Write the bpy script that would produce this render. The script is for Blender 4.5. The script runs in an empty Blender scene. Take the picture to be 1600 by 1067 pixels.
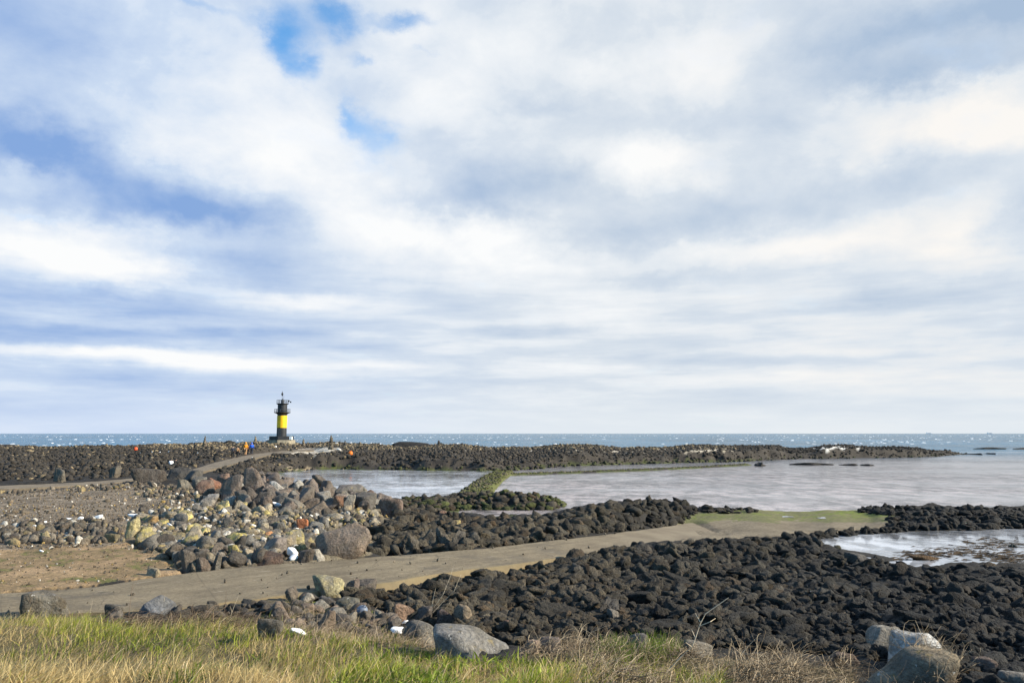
import bpy, bmesh, math, random
import numpy as np
from mathutils import Vector, Matrix, Euler

C = bpy.context.scene
COL = C.collection
rng = np.random.default_rng(11)
random.seed(11)
R = math.radians

# ------------------------------------------------------------------ camera
F = 1244.0                      # focal length in pixels of the 1600 wide photograph (28 mm)
CAMZ = 5.0
PITCH = math.atan(143.5 / F)
cp, sp = math.cos(PITCH), math.sin(PITCH)
cam = bpy.data.cameras.new('camera')
cam.lens = 28.0; cam.sensor_width = 36.0
cam.clip_start = 0.1; cam.clip_end = 60000
camo = bpy.data.objects.new('camera', cam)
camo.location = (0, 0, CAMZ)
camo.rotation_euler = (math.pi / 2 + PITCH, 0, 0)
COL.objects.link(camo)
C.camera = camo


def ray(px, py):
    x = (px - 800.0) / F
    y = (533.5 - py) / F
    return np.array([x, cp - y * sp, sp + y * cp])


def at(px, py, z=0.0):
    d = ray(px, py)
    t = (z - CAMZ) / d[2]
    return np.array([d[0] * t, d[1] * t, z])


def proj(x, y, z):
    dz = z - CAMZ
    f = y * cp + dz * sp
    u = -y * sp + dz * cp
    f = np.maximum(f, 0.05)
    return 800 + F * x / f, 533.5 - F * u / f


# ------------------------------------------------------------------ noise
def _hash(ix, iy, seed):
    h = (ix * 374761393 + iy * 668265263 + seed * 974634777) & 0xFFFFFFFF
    h = ((h ^ (h >> 13)) * 1274126177) & 0xFFFFFFFF
    return ((h ^ (h >> 16)) & 0xFFFF) / 65535.0


def vnoise(x, y, seed=0):
    ix = np.floor(x).astype(np.int64); iy = np.floor(y).astype(np.int64)
    fx = x - ix; fy = y - iy
    fx = fx * fx * (3 - 2 * fx); fy = fy * fy * (3 - 2 * fy)
    a = _hash(ix, iy, seed); b = _hash(ix + 1, iy, seed)
    c = _hash(ix, iy + 1, seed); d = _hash(ix + 1, iy + 1, seed)
    return (a + (b - a) * fx) * (1 - fy) + (c + (d - c) * fx) * fy


def fbm(x, y, octv=4, seed=0):
    s = 0.0; a = 0.5; n = 0.0
    for o in range(octv):
        s = s + a * vnoise(x * 2 ** o + 17.3 * o, y * 2 ** o - 9.1 * o, seed + o)
        n += a; a *= 0.5
    return s / n - 0.5


def smooth(t):
    t = np.clip(t, 0, 1)
    return t * t * (3 - 2 * t)


def inpoly(px, py, poly):
    inside = np.zeros(np.shape(px), bool)
    n = len(poly)
    for i in range(n):
        x0, y0 = poly[i]; x1, y1 = poly[(i + 1) % n]
        if y0 == y1:
            continue
        c = ((y0 > py) != (y1 > py)) & (px < (x1 - x0) * (py - y0) / (y1 - y0) + x0)
        inside ^= c
    return inside


def sdpoly(x, y, poly):
    """signed distance, positive inside"""
    d = np.full(np.shape(x), 1e9)
    n = len(poly)
    for i in range(n):
        x0, y0 = poly[i]; x1, y1 = poly[(i + 1) % n]
        ex, ey = x1 - x0, y1 - y0
        t = np.clip(((x - x0) * ex + (y - y0) * ey) / (ex * ex + ey * ey + 1e-9), 0, 1)
        d = np.minimum(d, (x - x0 - t * ex) ** 2 + (y - y0 - t * ey) ** 2)
    d = np.sqrt(d)
    return np.where(inpoly(x, y, poly), d, -d)


def sdline(x, y, pts):
    d = np.full(np.shape(x), 1e9)
    for i in range(len(pts) - 1):
        x0, y0 = pts[i]; x1, y1 = pts[i + 1]
        ex, ey = x1 - x0, y1 - y0
        t = np.clip(((x - x0) * ex + (y - y0) * ey) / (ex * ex + ey * ey + 1e-9), 0, 1)
        d = np.minimum(d, (x - x0 - t * ex) ** 2 + (y - y0 - t * ey) ** 2)
    return np.sqrt(d)


def W(pts, z=0.0):
    return [tuple(at(px, py, z)[:2]) for px, py in pts]


# ------------------------------------------------------------------ helpers for objects
def tag(o, label=None, cat=None, group=None, kind=None):
    if label: o['label'] = label
    if cat: o['category'] = cat
    if group: o['group'] = group
    if kind: o['kind'] = kind
    return o


def mesh_np(name, verts, faces_flat, loop_tot, mat, attrs=None, smooth_=True):
    me = bpy.data.meshes.new(name)
    nv = len(verts); nf = len(loop_tot)
    me.vertices.add(nv)
    me.vertices.foreach_set('co', np.asarray(verts, np.float32).ravel())
    me.loops.add(len(faces_flat))
    me.loops.foreach_set('vertex_index', np.asarray(faces_flat, np.int32))
    me.polygons.add(nf)
    st = np.zeros(nf, np.int32); st[1:] = np.cumsum(loop_tot)[:-1]
    me.polygons.foreach_set('loop_start', st)
    me.polygons.foreach_set('loop_total', np.asarray(loop_tot, np.int32))
    me.polygons.foreach_set('use_smooth', np.full(nf, smooth_, bool))
    me.update(calc_edges=True)
    if attrs:
        for an, arr in attrs.items():
            a = me.color_attributes.new(an, 'FLOAT_COLOR', 'POINT')
            arr = np.asarray(arr, np.float32)
            if arr.shape[1] == 3:
                arr = np.hstack([arr, np.ones((nv, 1), np.float32)])
            a.data.foreach_set('color', arr.ravel())
    me.validate()
    if mat: me.materials.append(mat)
    return me


def link(name, me, parent=None):
    o = bpy.data.objects.new(name, me)
    COL.objects.link(o)
    if parent: o.parent = parent
    return o


def empty(name, loc, rz=0):
    o = bpy.data.objects.new(name, None)
    o.location = loc; o.rotation_euler.z = rz
    COL.objects.link(o)
    return o


def bm_obj(name, bm, mat, parent=None, smooth_=False):
    me = bpy.data.meshes.new(name)
    bm.normal_update()
    bm.to_mesh(me); bm.free()
    if smooth_:
        me.polygons.foreach_set('use_smooth', np.full(len(me.polygons), True))
    me.materials.append(mat)
    return link(name, me, parent)


# ------------------------------------------------------------------ materials
class NT:
    def __init__(s, tree):
        s.t = tree; s.n = tree.nodes; s.l = tree.links

    def new(s, typ, **kw):
        n = s.n.new(typ)
        for k, v in kw.items():
            setattr(n, k, v)
        return n

    def put(s, sock, v):
        if v is None: return
        if isinstance(v, bpy.types.NodeSocket):
            s.l.new(v, sock)
        else:
            if sock.type == 'RGBA' and len(v) == 3: v = (*v, 1)
            sock.default_value = v

    def math(s, op, a, b=None, c=None, clamp=False):
        n = s.new('ShaderNodeMath', operation=op, use_clamp=clamp)
        s.put(n.inputs[0], a)
        if b is not None: s.put(n.inputs[1], b)
        if c is not None: s.put(n.inputs[2], c)
        return n.outputs[0]

    def vmath(s, op, a, b=None, c=None):
        n = s.new('ShaderNodeVectorMath', operation=op)
        s.put(n.inputs[0], a)
        if b is not None: s.put(n.inputs[1], b)
        if c is not None: s.put(n.inputs[2], c)
        return n.outputs['Value'] if op in ('LENGTH', 'DOT_PRODUCT') else n.outputs[0]

    def noise(s, vec, scale, detail=4, rough=0.5, dist=0.0, col=False):
        n = s.new('ShaderNodeTexNoise')
        if vec is not None: s.put(n.inputs['Vector'], vec)
        n.inputs['Scale'].default_value = scale
        n.inputs['Detail'].default_value = detail
        n.inputs['Roughness'].default_value = rough
        n.inputs['Distortion'].default_value = dist
        return n.outputs['Color'] if col else n.outputs[0]

    def maprange(s, v, a, b, c=0.0, d=1.0, smooth_=True):
        n = s.new('ShaderNodeMapRange', interpolation_type='SMOOTHSTEP' if smooth_ else 'LINEAR')
        s.put(n.inputs[0], v)
        for i, q in enumerate((a, b, c, d)):
            s.put(n.inputs[1 + i], q)
        return n.outputs[0]

    def mix(s, f, a, b, blend='MIX'):
        n = s.new('ShaderNodeMix', data_type='RGBA', blend_type=blend)
        s.put(n.inputs['Factor'], f)
        s.put(n.inputs[6], a); s.put(n.inputs[7], b)
        return n.outputs[2]

    def ramp(s, f, stops):
        n = s.new('ShaderNodeValToRGB')
        cr = n.color_ramp
        while len(cr.elements) < len(stops): cr.elements.new(0.5)
        for e, (p, c) in zip(cr.elements, stops):
            e.position = p; e.color = (*c, 1)
        s.put(n.inputs[0], f)
        return n.outputs[0]

    def bump(s, h, strength, dist, normal=None):
        n = s.new('ShaderNodeBump')
        n.inputs['Strength'].default_value = strength
        n.inputs['Distance'].default_value = dist
        s.put(n.inputs['Height'], h)
        if normal is not None: s.put(n.inputs['Normal'], normal)
        return n.outputs[0]

    def comb(s, x, y, z):
        n = s.new('ShaderNodeCombineXYZ')
        for i, v in enumerate((x, y, z)): s.put(n.inputs[i], v)
        return n.outputs[0]


def new_mat(name):
    m = bpy.data.materials.new(name); m.use_nodes = True
    nt = NT(m.node_tree); nt.n.clear()
    out = nt.new('ShaderNodeOutputMaterial')
    b = nt.new('ShaderNodeBsdfPrincipled')
    nt.l.new(b.outputs[0], out.inputs[0])
    b.inputs['Specular IOR Level'].default_value = 0.3
    return m, nt, b


def pos(nt):
    return nt.new('ShaderNodeNewGeometry').outputs['Position']


def simple(name, col, rough=0.7, var=0.25, scale=6.0, metal=0.0, spec=0.3):
    m, nt, b = new_mat(name)
    n = nt.noise(pos(nt), scale, 5, 0.6)
    f = nt.maprange(n, 0.25, 0.75, 1 - var, 1 + var)
    nt.put(b.inputs['Base Color'], nt.vmath('MULTIPLY', col, nt.comb(f, f, f)))
    b.inputs['Roughness'].default_value = rough
    b.inputs['Metallic'].default_value = metal
    b.inputs['Specular IOR Level'].default_value = spec
    nt.put(b.inputs['Normal'], nt.bump(n, 0.15, 0.02))
    return m


def attr(nt, name):
    n = nt.new('ShaderNodeAttribute'); n.attribute_name = name
    return n.outputs['Color']


def rock_mat(name, individual, pits=0.6, lichen=0.0, rough=0.85):
    m, nt, b = new_mat(name)
    P = pos(nt)
    if individual:
        col = nt.new('ShaderNodeObjectInfo').outputs['Color']
    else:
        col = attr(nt, 'col')
    n1 = nt.noise(P, 2.3, 6, 0.62)
    n2 = nt.noise(P, 16, 5, 0.65)
    f = nt.math('MULTIPLY', nt.maprange(n1, 0.25, 0.75, 0.62, 1.4), nt.maprange(n2, 0.25, 0.75, 0.6, 1.42))
    c = nt.vmath('MULTIPLY', col, nt.comb(f, f, f))
    # warm / cold mineral drift
    w = nt.maprange(nt.noise(P, 1.1, 3), 0.4, 0.65)
    c = nt.mix(nt.math('MULTIPLY', w, 0.45), c, nt.vmath('MULTIPLY', c, (1.15, 1.0, 0.78)))
    if lichen > 0:
        g = nt.maprange(nt.noise(P, 2.9, 6, 0.7), 0.47, 0.58)
        c = nt.mix(nt.math('MULTIPLY', g, lichen * .85), c, (0.16, 0.145, 0.12))
        s_ = nt.maprange(nt.noise(P, 9.0, 4, 0.6), 0.66, 0.7)
        c = nt.mix(nt.math('MULTIPLY', s_, lichen * 0.9), c, (0.5, 0.49, 0.45))
        y_ = nt.maprange(nt.noise(P, 5.0, 4, 0.6), 0.62, 0.7)
        c = nt.mix(nt.math('MULTIPLY', y_, lichen * 0.5), c, (0.3, 0.22, 0.06))
    nt.put(b.inputs['Base Color'], c)
    b.inputs['Roughness'].default_value = rough
    v = nt.new('ShaderNodeTexVoronoi'); v.inputs['Scale'].default_value = 15
    nt.put(v.inputs['Vector'], P)
    h = nt.math('ADD', nt.math('MULTIPLY', nt.noise(P, 5.5, 8, 0.66), 1.0),
                nt.math('MULTIPLY', nt.maprange(v.outputs['Distance'], 0.0, 0.4), 0.3 * pits))
    nt.put(b.inputs['Normal'], nt.bump(h, 1.0, 0.2))
    return m


M_lava_i = rock_mat('lava_single', True, 0.8)
M_lava = rock_mat('lava_mass', False, 0.8)
M_stone_i = rock_mat('stone_single', True, 0.15, 0.35)
M_stone = rock_mat('stone_mass', False, 0.15, 0.3)
M_boulder = rock_mat('boulder_stone', True, 0.1, 0.22)
M_lichen = rock_mat('lichen_stone', True, 0.1, 0.9)

# ------------------------------------------------------------------ terrain
CTRL = [
 (-300,1067,2.7),(0,1067,2.7),(300,1067,2.7),(600,1067,2.6),(900,1067,2.4),(1200,1067,2.15),(1500,1067,1.85),(1900,1067,1.6),
 (-300,985,1.5),(0,985,1.5),(150,985,1.5),(300,985,1.5),(450,1000,1.55),(600,1015,1.6),(750,1025,1.65),(900,1028,1.5),(1050,1028,1.35),(1200,1035,1.3),(1350,1045,1.25),(1500,1055,1.2),(1900,1050,1.1),
 (-300,960,1.0),(0,960,1.0),(150,957,1.0),(300,950,1.0),(420,945,.98),(480,932,.9),(540,945,.85),(620,935,.7),(620,965,.85),(720,985,.9),(800,960,.6),(800,1000,.85),
 (1000,960,.5),(1000,1003,.6),(1250,960,.4),(1250,1010,.5),(1500,960,.3),(1500,1015,.4),(1900,1000,.4),(1400,910,.3),(1200,900,.4),(1000,915,.45),(850,925,.55),
 (-200,945,1.0),(0,943,1.0),(200,925,1.0),(400,908,1.0),(600,888,.95),(750,872,.8),(850,860,.65),(950,848,.5),(1050,835,.32),(1130,822,.2),(1250,815,.12),(1350,812,.12),
 (700,905,.6),(850,892,.55),(1000,875,.5),(1120,860,.42),(1250,848,.22),(1200,845,.28),(1350,885,.15),(1450,895,.15),(1600,895,.15),
 (620,840,.8),(700,840,.65),(800,832,.65),(850,822,.6),(900,812,.85),(960,805,1.0),(1000,798,1.1),(1050,802,.85),(1080,815,.2),(700,814,.12),(780,813,.12),(850,812,.2),
 (430,790,1.1),(480,792,1.1),(550,795,1.0),(620,802,.8),(430,775,1.2),(380,765,1.3),(300,762,1.2),(240,752,1.2),(430,850,1.1),(330,850,1.1),(560,850,1.0),(520,785,1.0),
 (0,800,1.0),(100,800,1.0),(200,800,1.0),(300,800,1.05),(0,860,1.0),(150,870,1.0),(250,880,1.0),(-200,830,1.0),
 (0,763,1.0),(100,759,1.0),(200,752,1.1),(-200,768,1.0),(-200,740,1.1),
 (0,738,1.0),(100,733,1.1),(200,726,1.2),(280,728,1.25),(0,715,1.8),(150,712,1.8),
 (-200,698,2.4),(0,698,2.4),(150,700,2.1),(250,697,2.3),(330,695,2.7),(400,694,2.9),(443,693,2.95),(520,694,2.7),(580,697,2.3),(700,698,2.1),(900,697,2.1),(1100,698,2.0),(1200,698,2.0),(1300,697,2.1),(1400,699,1.7),(1480,704,.8),
 (330,728,1.35),(380,712,1.65),(450,705,1.9),(480,707,1.9),(600,722,.8),(600,708,1.7),(800,723,.7),(800,709,1.6),(1000,721,.7),(1000,707,1.6),(1250,711,.8),(1250,704,1.4),(430,728,1.0),(350,740,1.2),
 (690,780,.45),(740,778,.6),(790,777,.65),(840,779,.6),
 (560,786,.55),(590,784,.4),(640,787,.22),(690,788,.4),(610,793,.5),(660,795,.4),
 (1385,806,.3),(1450,806,.45),(1550,808,.45),(1700,808,.45),(1420,822,.3),(1550,822,.3),
]
cw = np.array([at(*c) for c in CTRL])
ctrl_u = 800 + F * cw[:, 0] / cw[:, 1]
ctrl_v = F * 4.0 / cw[:, 1]
ctrl_z = cw[:, 2]
extra = [(x, d, z) for x in (-8, -4, 0, 4, 8) for d, z in ((2.0, 3.35), (5.0, 3.1))]
for x, d, z in extra:
    ctrl_u = np.append(ctrl_u, 800 + F * x / d); ctrl_v = np.append(ctrl_v, F * 4 / d); ctrl_z = np.append(ctrl_z, z)

OUTER_FAR = [(-420, -60), (-420, 178), (-150, 186), (-60, 212), (0, 214), (60, 210), (98, 204)]
OUTER_PX = [(1515,709),(1450,714),(1350,715.5),(1240,717),(1170,720),(1150,721),(1000,724.5),(880,728),(815,734),
            (768,736),(700,735.5),(620,734.5),(520,733),(480,734),(455,737),(430,742),(412,747),(404,755),(420,767),(480,777),(560,780),(620,781),(655,784),(700,784.5),
            (790,784),(850,784.5),(880,789),(876,794),(840,796),(780,796.5),(735,795),(715,799),(722,804),(760,807.5),(850,806.5),(900,803),(940,799),(1000,795),(1070,796),(1120,799),(1190,799.5),
            (1290,799),(1370,796),(1450,795),(1600,797),(1800,797),(2300,797)]
OUTER = OUTER_FAR + W(OUTER_PX) + [(260, 30), (260, -60)]
POOL = W([(1278,843),(1310,836),(1370,833),(1440,830),(1520,828),(1600,826),(1720,826),(1820,840),(1820,880),(1700,888),(1600,884),(1540,886),(1490,881),(1430,888),(1402,872),(1345,862),(1296,857)])
DYKE = W([(786,735),(765,747),(731,775)], .3)
WALLLINE = W([(800,738),(900,735),(1000,731.5),(1100,727),(1165,723.5)], .3)

ROAD_UP = [(-420,975),(-200,948),(0,928),(150,916),(260,899),(400,884),(480,879),(600,869),(700,861),(780,854),(830,848),(900,840),(960,833),(1030,824),(1090,815)]
ROAD_LO = [(-420,1040),(-200,1000),(0,966),(150,957),(300,947),(420,932),(480,925),(540,917),(600,910),(700,894),(800,882),(880,870),(960,858),(1050,846),(1150,838)]
ROAD_ZU = [1.0,1.0,1.0,1.0,1.0,1.0,1.0,.97,.9,.82,.74,.62,.5,.33,.07]
ROAD_ZL = [1.0,1.0,1.0,1.0,1.0,1.0,1.0,1.0,.97,.9,.8,.66,.5,.31,.05]
ru = np.array([at(p[0], p[1], z) for p, z in zip(ROAD_UP, ROAD_ZU)])
rl = np.array([at(p[0], p[1], z) for p, z in zip(ROAD_LO, ROAD_ZL)])


def resample(P, n):
    s = np.concatenate([[0], np.cumsum(np.linalg.norm(np.diff(P, axis=0), axis=1))])
    # smooth parametrisation by Catmull-Rom over index
    m = len(P)
    t = np.linspace(0, m - 1, n)
    i = np.clip(np.floor(t).astype(int), 0, m - 2); f = (t - i)[:, None]
    Q = np.vstack([2 * P[0] - P[1], P, 2 * P[-1] - P[-2]])
    p0, p1, p2, p3 = Q[i], Q[i + 1], Q[i + 2], Q[i + 3]
    return 0.5 * ((2 * p1) + (-p0 + p2) * f + (2 * p0 - 5 * p1 + 4 * p2 - p3) * f ** 2 + (-p0 + 3 * p1 - 3 * p2 + p3) * f ** 3)


NR = 220
RU = resample(ru, NR); RL = resample(rl, NR)
ROADPOLY = [tuple(p[:2]) for p in RU[::4]] + [tuple(p[:2]) for p in RL[::4][::-1]]

PATH_A_U = [(-260,764),(-100,761),(0,758.5),(100,754.5),(170,750.5),(215,746)]
PATH_A_L = [(-260,771),(-100,767),(0,764),(100,759.6),(170,754.8),(220,748.6)]
PATH_B_U = [(255,741),(300,733),(335,723),(365,715.5),(400,709),(450,703.5),(490,701)]
PATH_B_L = [(268,745),(308,738.5),(343,730),(383,719.8),(413,712.3),(455,706.6),(490,704)]
PZ_A = [1.0, 1.0, 1.05, 1.05, 1.1, 1.15]
PZ_B = [1.2, 1.3, 1.4, 1.55, 1.7, 1.9, 2.0]
pau = resample(np.array([at(p[0], p[1], z) for p, z in zip(PATH_A_U, PZ_A)]), 60)
pal = resample(np.array([at(p[0], p[1], z) for p, z in zip(PATH_A_L, PZ_A)]), 60)
pbu = resample(np.array([at(p[0], p[1], z) for p, z in zip(PATH_B_U, PZ_B)]), 60)
pbl = resample(np.array([at(p[0], p[1], z) for p, z in zip(PATH_B_L, PZ_B)]), 60)
PATHPOLYS = [[tuple(p[:2]) for p in u[::3]] + [tuple(p[:2]) for p in l[::3][::-1]] for u, l in ((pau, pal), (pbu, pbl))]

ZONES = {   # outlines of the ground zones as seen in the photograph
 'gravel': [(-400,772),(0,769),(100,764),(210,753),(290,765),(330,775),(330,800),(230,806),(190,850),(90,858),(-400,852)],
 'sandgrass': [(-400,850),(90,856),(190,846),(250,868),(285,893),(150,915),(0,928),(-400,960)],
 'cobble': [(205,800),(330,770),(420,745),(520,755),(640,790),(650,805),(600,820),(575,868),(480,880),(400,884),(285,895),(245,870),(190,848)],
 'mud': [(1000,842),(1040,822),(1085,800),(1120,797),(1415,794),(1400,810),(1385,827),(1300,832),(1200,838),(1100,846)],
 'nearlava': [(560,912),(700,902),(800,893),(845,880),(950,864),(1030,854),(1150,847),(1260,840),(1280,866),(1400,889),(1500,892),(2080,892),(2080,1180),(1600,1100),(1380,1030),(1200,1012),(1000,1008),(850,1012),(700,985),(600,955),(540,935)],
 'backlava': [(575,868),(600,820),(640,797),(700,802),(720,812),(850,811),(900,803),(950,790),(1060,785),(1090,800),(1070,818),(1000,828),(930,838),(850,848),(760,856),(680,864)],
 'rightbank': [(1330,800),(1365,793),(1600,797),(1980,797),(1980,828),(1600,826),(1440,830),(1380,833),(1275,845),(1240,835),(1385,825),(1400,806)],
 'moundwall': [(560,788),(640,781),(700,773),(790,769),(850,772),(882,788),(876,797),(740,798),(640,796)],
 'ridge': [(405,748),(440,738),(520,733),(812,736),(1150,725),(1240,717),(1450,714.5),(1520,709),(1480,701),(1300,694),(1000,694),(600,692),(520,690),(380,690),(250,694),(100,697),(-400,696),(-400,752),(0,752),(100,750),(215,744),(300,733),(330,738)],
 'grass': [(-400,966),(0,966),(200,970),(360,976),(440,990),(520,1000),(600,1012),(700,1024),(800,1030),(900,1034),(980,1032),(1100,1040),(1160,1100),(1160,1400),(-400,1400)],
 'verge': [(-400,978),(-400,955),(0,960),(300,945),(430,934),(500,932),(560,950),(640,980),(720,1015),(600,1015),(440,1000),(200,985)],
 'lushgreen': [(560,1030),(640,1022),(760,1028),(850,1036),(940,1044),(930,1100),(900,1400),(480,1400),(520,1080)],
 'brush': [(800,1024),(880,1018),(960,1018),(1100,1026),(1250,1034),(1330,1046),(1338,1070),(1345,1400),(880,1400),(900,1050)],
}


def base_h(x, y):
    D = np.maximum(y, 1.5)
    u = 800 + F * x / D; v = F * 4.0 / D
    num = np.zeros_like(x); den = np.zeros_like(x)
    for cu, cv, cz in zip(ctrl_u, ctrl_v, ctrl_z):
        d2 = ((u - cu) / 1.6) ** 2 + ((v - cv) * 1.7) ** 2 + 18.0
        w = 1.0 / (d2 ** 1.6)
        num += w * cz; den += w
    return num / den


def height(x, y):
    zc = base_h(x, y)
    # lava lumps, small on gravel / grass
    px, py = proj(x, y, zc)
    jx = fbm(x * .6, y * .6, 3, 5) * 20; jy = fbm(x * .6, y * .6, 3, 6) * 8
    soft = inpoly(px + jx, py + jy, ZONES['gravel']) | inpoly(px + jx, py + jy, ZONES['sandgrass']) | inpoly(px + jx, py, ZONES['mud']) | inpoly(px, py, ZONES['grass']) | inpoly(px, py, ZONES['verge']) | inpoly(px, py, ZONES['brush'])
    amp = np.where(soft, 0.05, 0.30) * np.clip(y / 12.0, .4, 1.2)
    amp = np.where(inpoly(px, py, ZONES['mud']), .02, amp)
    rough = np.where(soft, 0.0, 1.0)
    zc = zc + fbm(x * .55, y * .55, 5, 3) * amp * 1.6 + rough * (fbm(x * 2.4, y * 2.4, 3, 9) * 0.26 + (.5 - np.abs(fbm(x * 1.3, y * 1.3, 4, 19)) * 2) * .22 - .1)
    sdo = np.minimum(sdpoly(x, y, OUTER), -sdpoly(x, y, POOL))
    wid = np.clip(y / 28.0, 0.9, 3.5)
    sdo = sdo + fbm(x * .5, y * .5, 4, 21) * wid * 1.1
    s = sdo / wid
    z = np.where(s > 0, np.minimum(zc, 0.02 + (zc - 0.02) * smooth(s + .05)), -0.9 * smooth(-s * .8) )
    for line, wd, hh in ((DYKE, 1.35, .42), (WALLLINE, 1.0, .3)):
        d = sdline(x, y, line)
        prof = hh * smooth((wd - d) / 0.8 + .5) - 0.15 + fbm(x * 1.2, y * 1.2, 3, 4) * .12
        z = np.where(d < wd + .6, np.maximum(z, prof), z)
    # road bed and path bed cut slightly below their slabs
    sr = sdpoly(x, y, ROADPOLY)
    rz = road_z(x, y)
    z = np.where(sr > -0.2, np.minimum(z, rz - np.where(rz < .3, .03, .12)), z)
    z = np.where((sr <= -0.2) & (sr > -1.0), np.minimum(z, rz + 0.02 + .25 * (-sr - .2)), z)
    for i, poly in enumerate(PATHPOLYS):
        sp_ = sdpoly(x, y, poly)
        pz = path_z(x, y, i)
        z = np.where(sp_ > -0.8, np.minimum(z, pz - 0.15), z)
    return z


def near_z(x, y, U, L):
    mid = (U + L) / 2
    shp = x.shape
    xf, yf = x.ravel(), y.ravel()
    best = np.full(xf.shape, 1e9); bz = np.zeros(xf.shape)
    for i in range(0, len(mid), 6):
        d = (xf - mid[i, 0]) ** 2 + (yf - mid[i, 1]) ** 2
        m = d < best
        best = np.where(m, d, best); bz = np.where(m, mid[i, 2], bz)
    return bz.reshape(shp)


def road_z(x, y): return near_z(x, y, RU, RL)
def path_z(x, y, i): return near_z(x, y, (pau, pbu)[i], (pal, pbl)[i])


NA, ND = 680, 720
AZ0, AZ1 = R(-58), R(58)
LD0, LD1 = math.log(1.6), math.log(330.0)
az = np.linspace(AZ0, AZ1, NA); ld = np.linspace(LD0, LD1, ND)
AZ, LD = np.meshgrid(az, ld)
GX = np.tan(AZ) * np.exp(LD); GY = np.exp(LD)
GZ = height(GX, GY)
GPX, GPY = proj(GX, GY, GZ)


def gz(x, y):
    a = (np.arctan2(x, np.maximum(y, .1)) - AZ0) / (AZ1 - AZ0) * (NA - 1)
    l = (np.log(np.maximum(y, 1.6)) - LD0) / (LD1 - LD0) * (ND - 1)
    a = np.clip(a, 0, NA - 1.001); l = np.clip(l, 0, ND - 1.001)
    i = a.astype(int); j = l.astype(int); fa = a - i; fl = l - j
    return (GZ[j, i] * (1 - fa) + GZ[j, i + 1] * fa) * (1 - fl) + (GZ[j + 1, i] * (1 - fa) + GZ[j + 1, i + 1] * fa) * fl


def hit(px, py):
    """first ground point seen at a photograph pixel"""
    d = ray(px, py)
    t = np.exp(np.linspace(math.log(3), math.log(400), 1600))
    x, y, z = d[0] * t, d[1] * t, CAMZ + d[2] * t
    g = np.maximum(gz(x, y), -0.02)
    k = np.argmax(z <= g) if np.any(z <= g) else 1500
    return np.array([x[k], y[k], g[k]])


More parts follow.
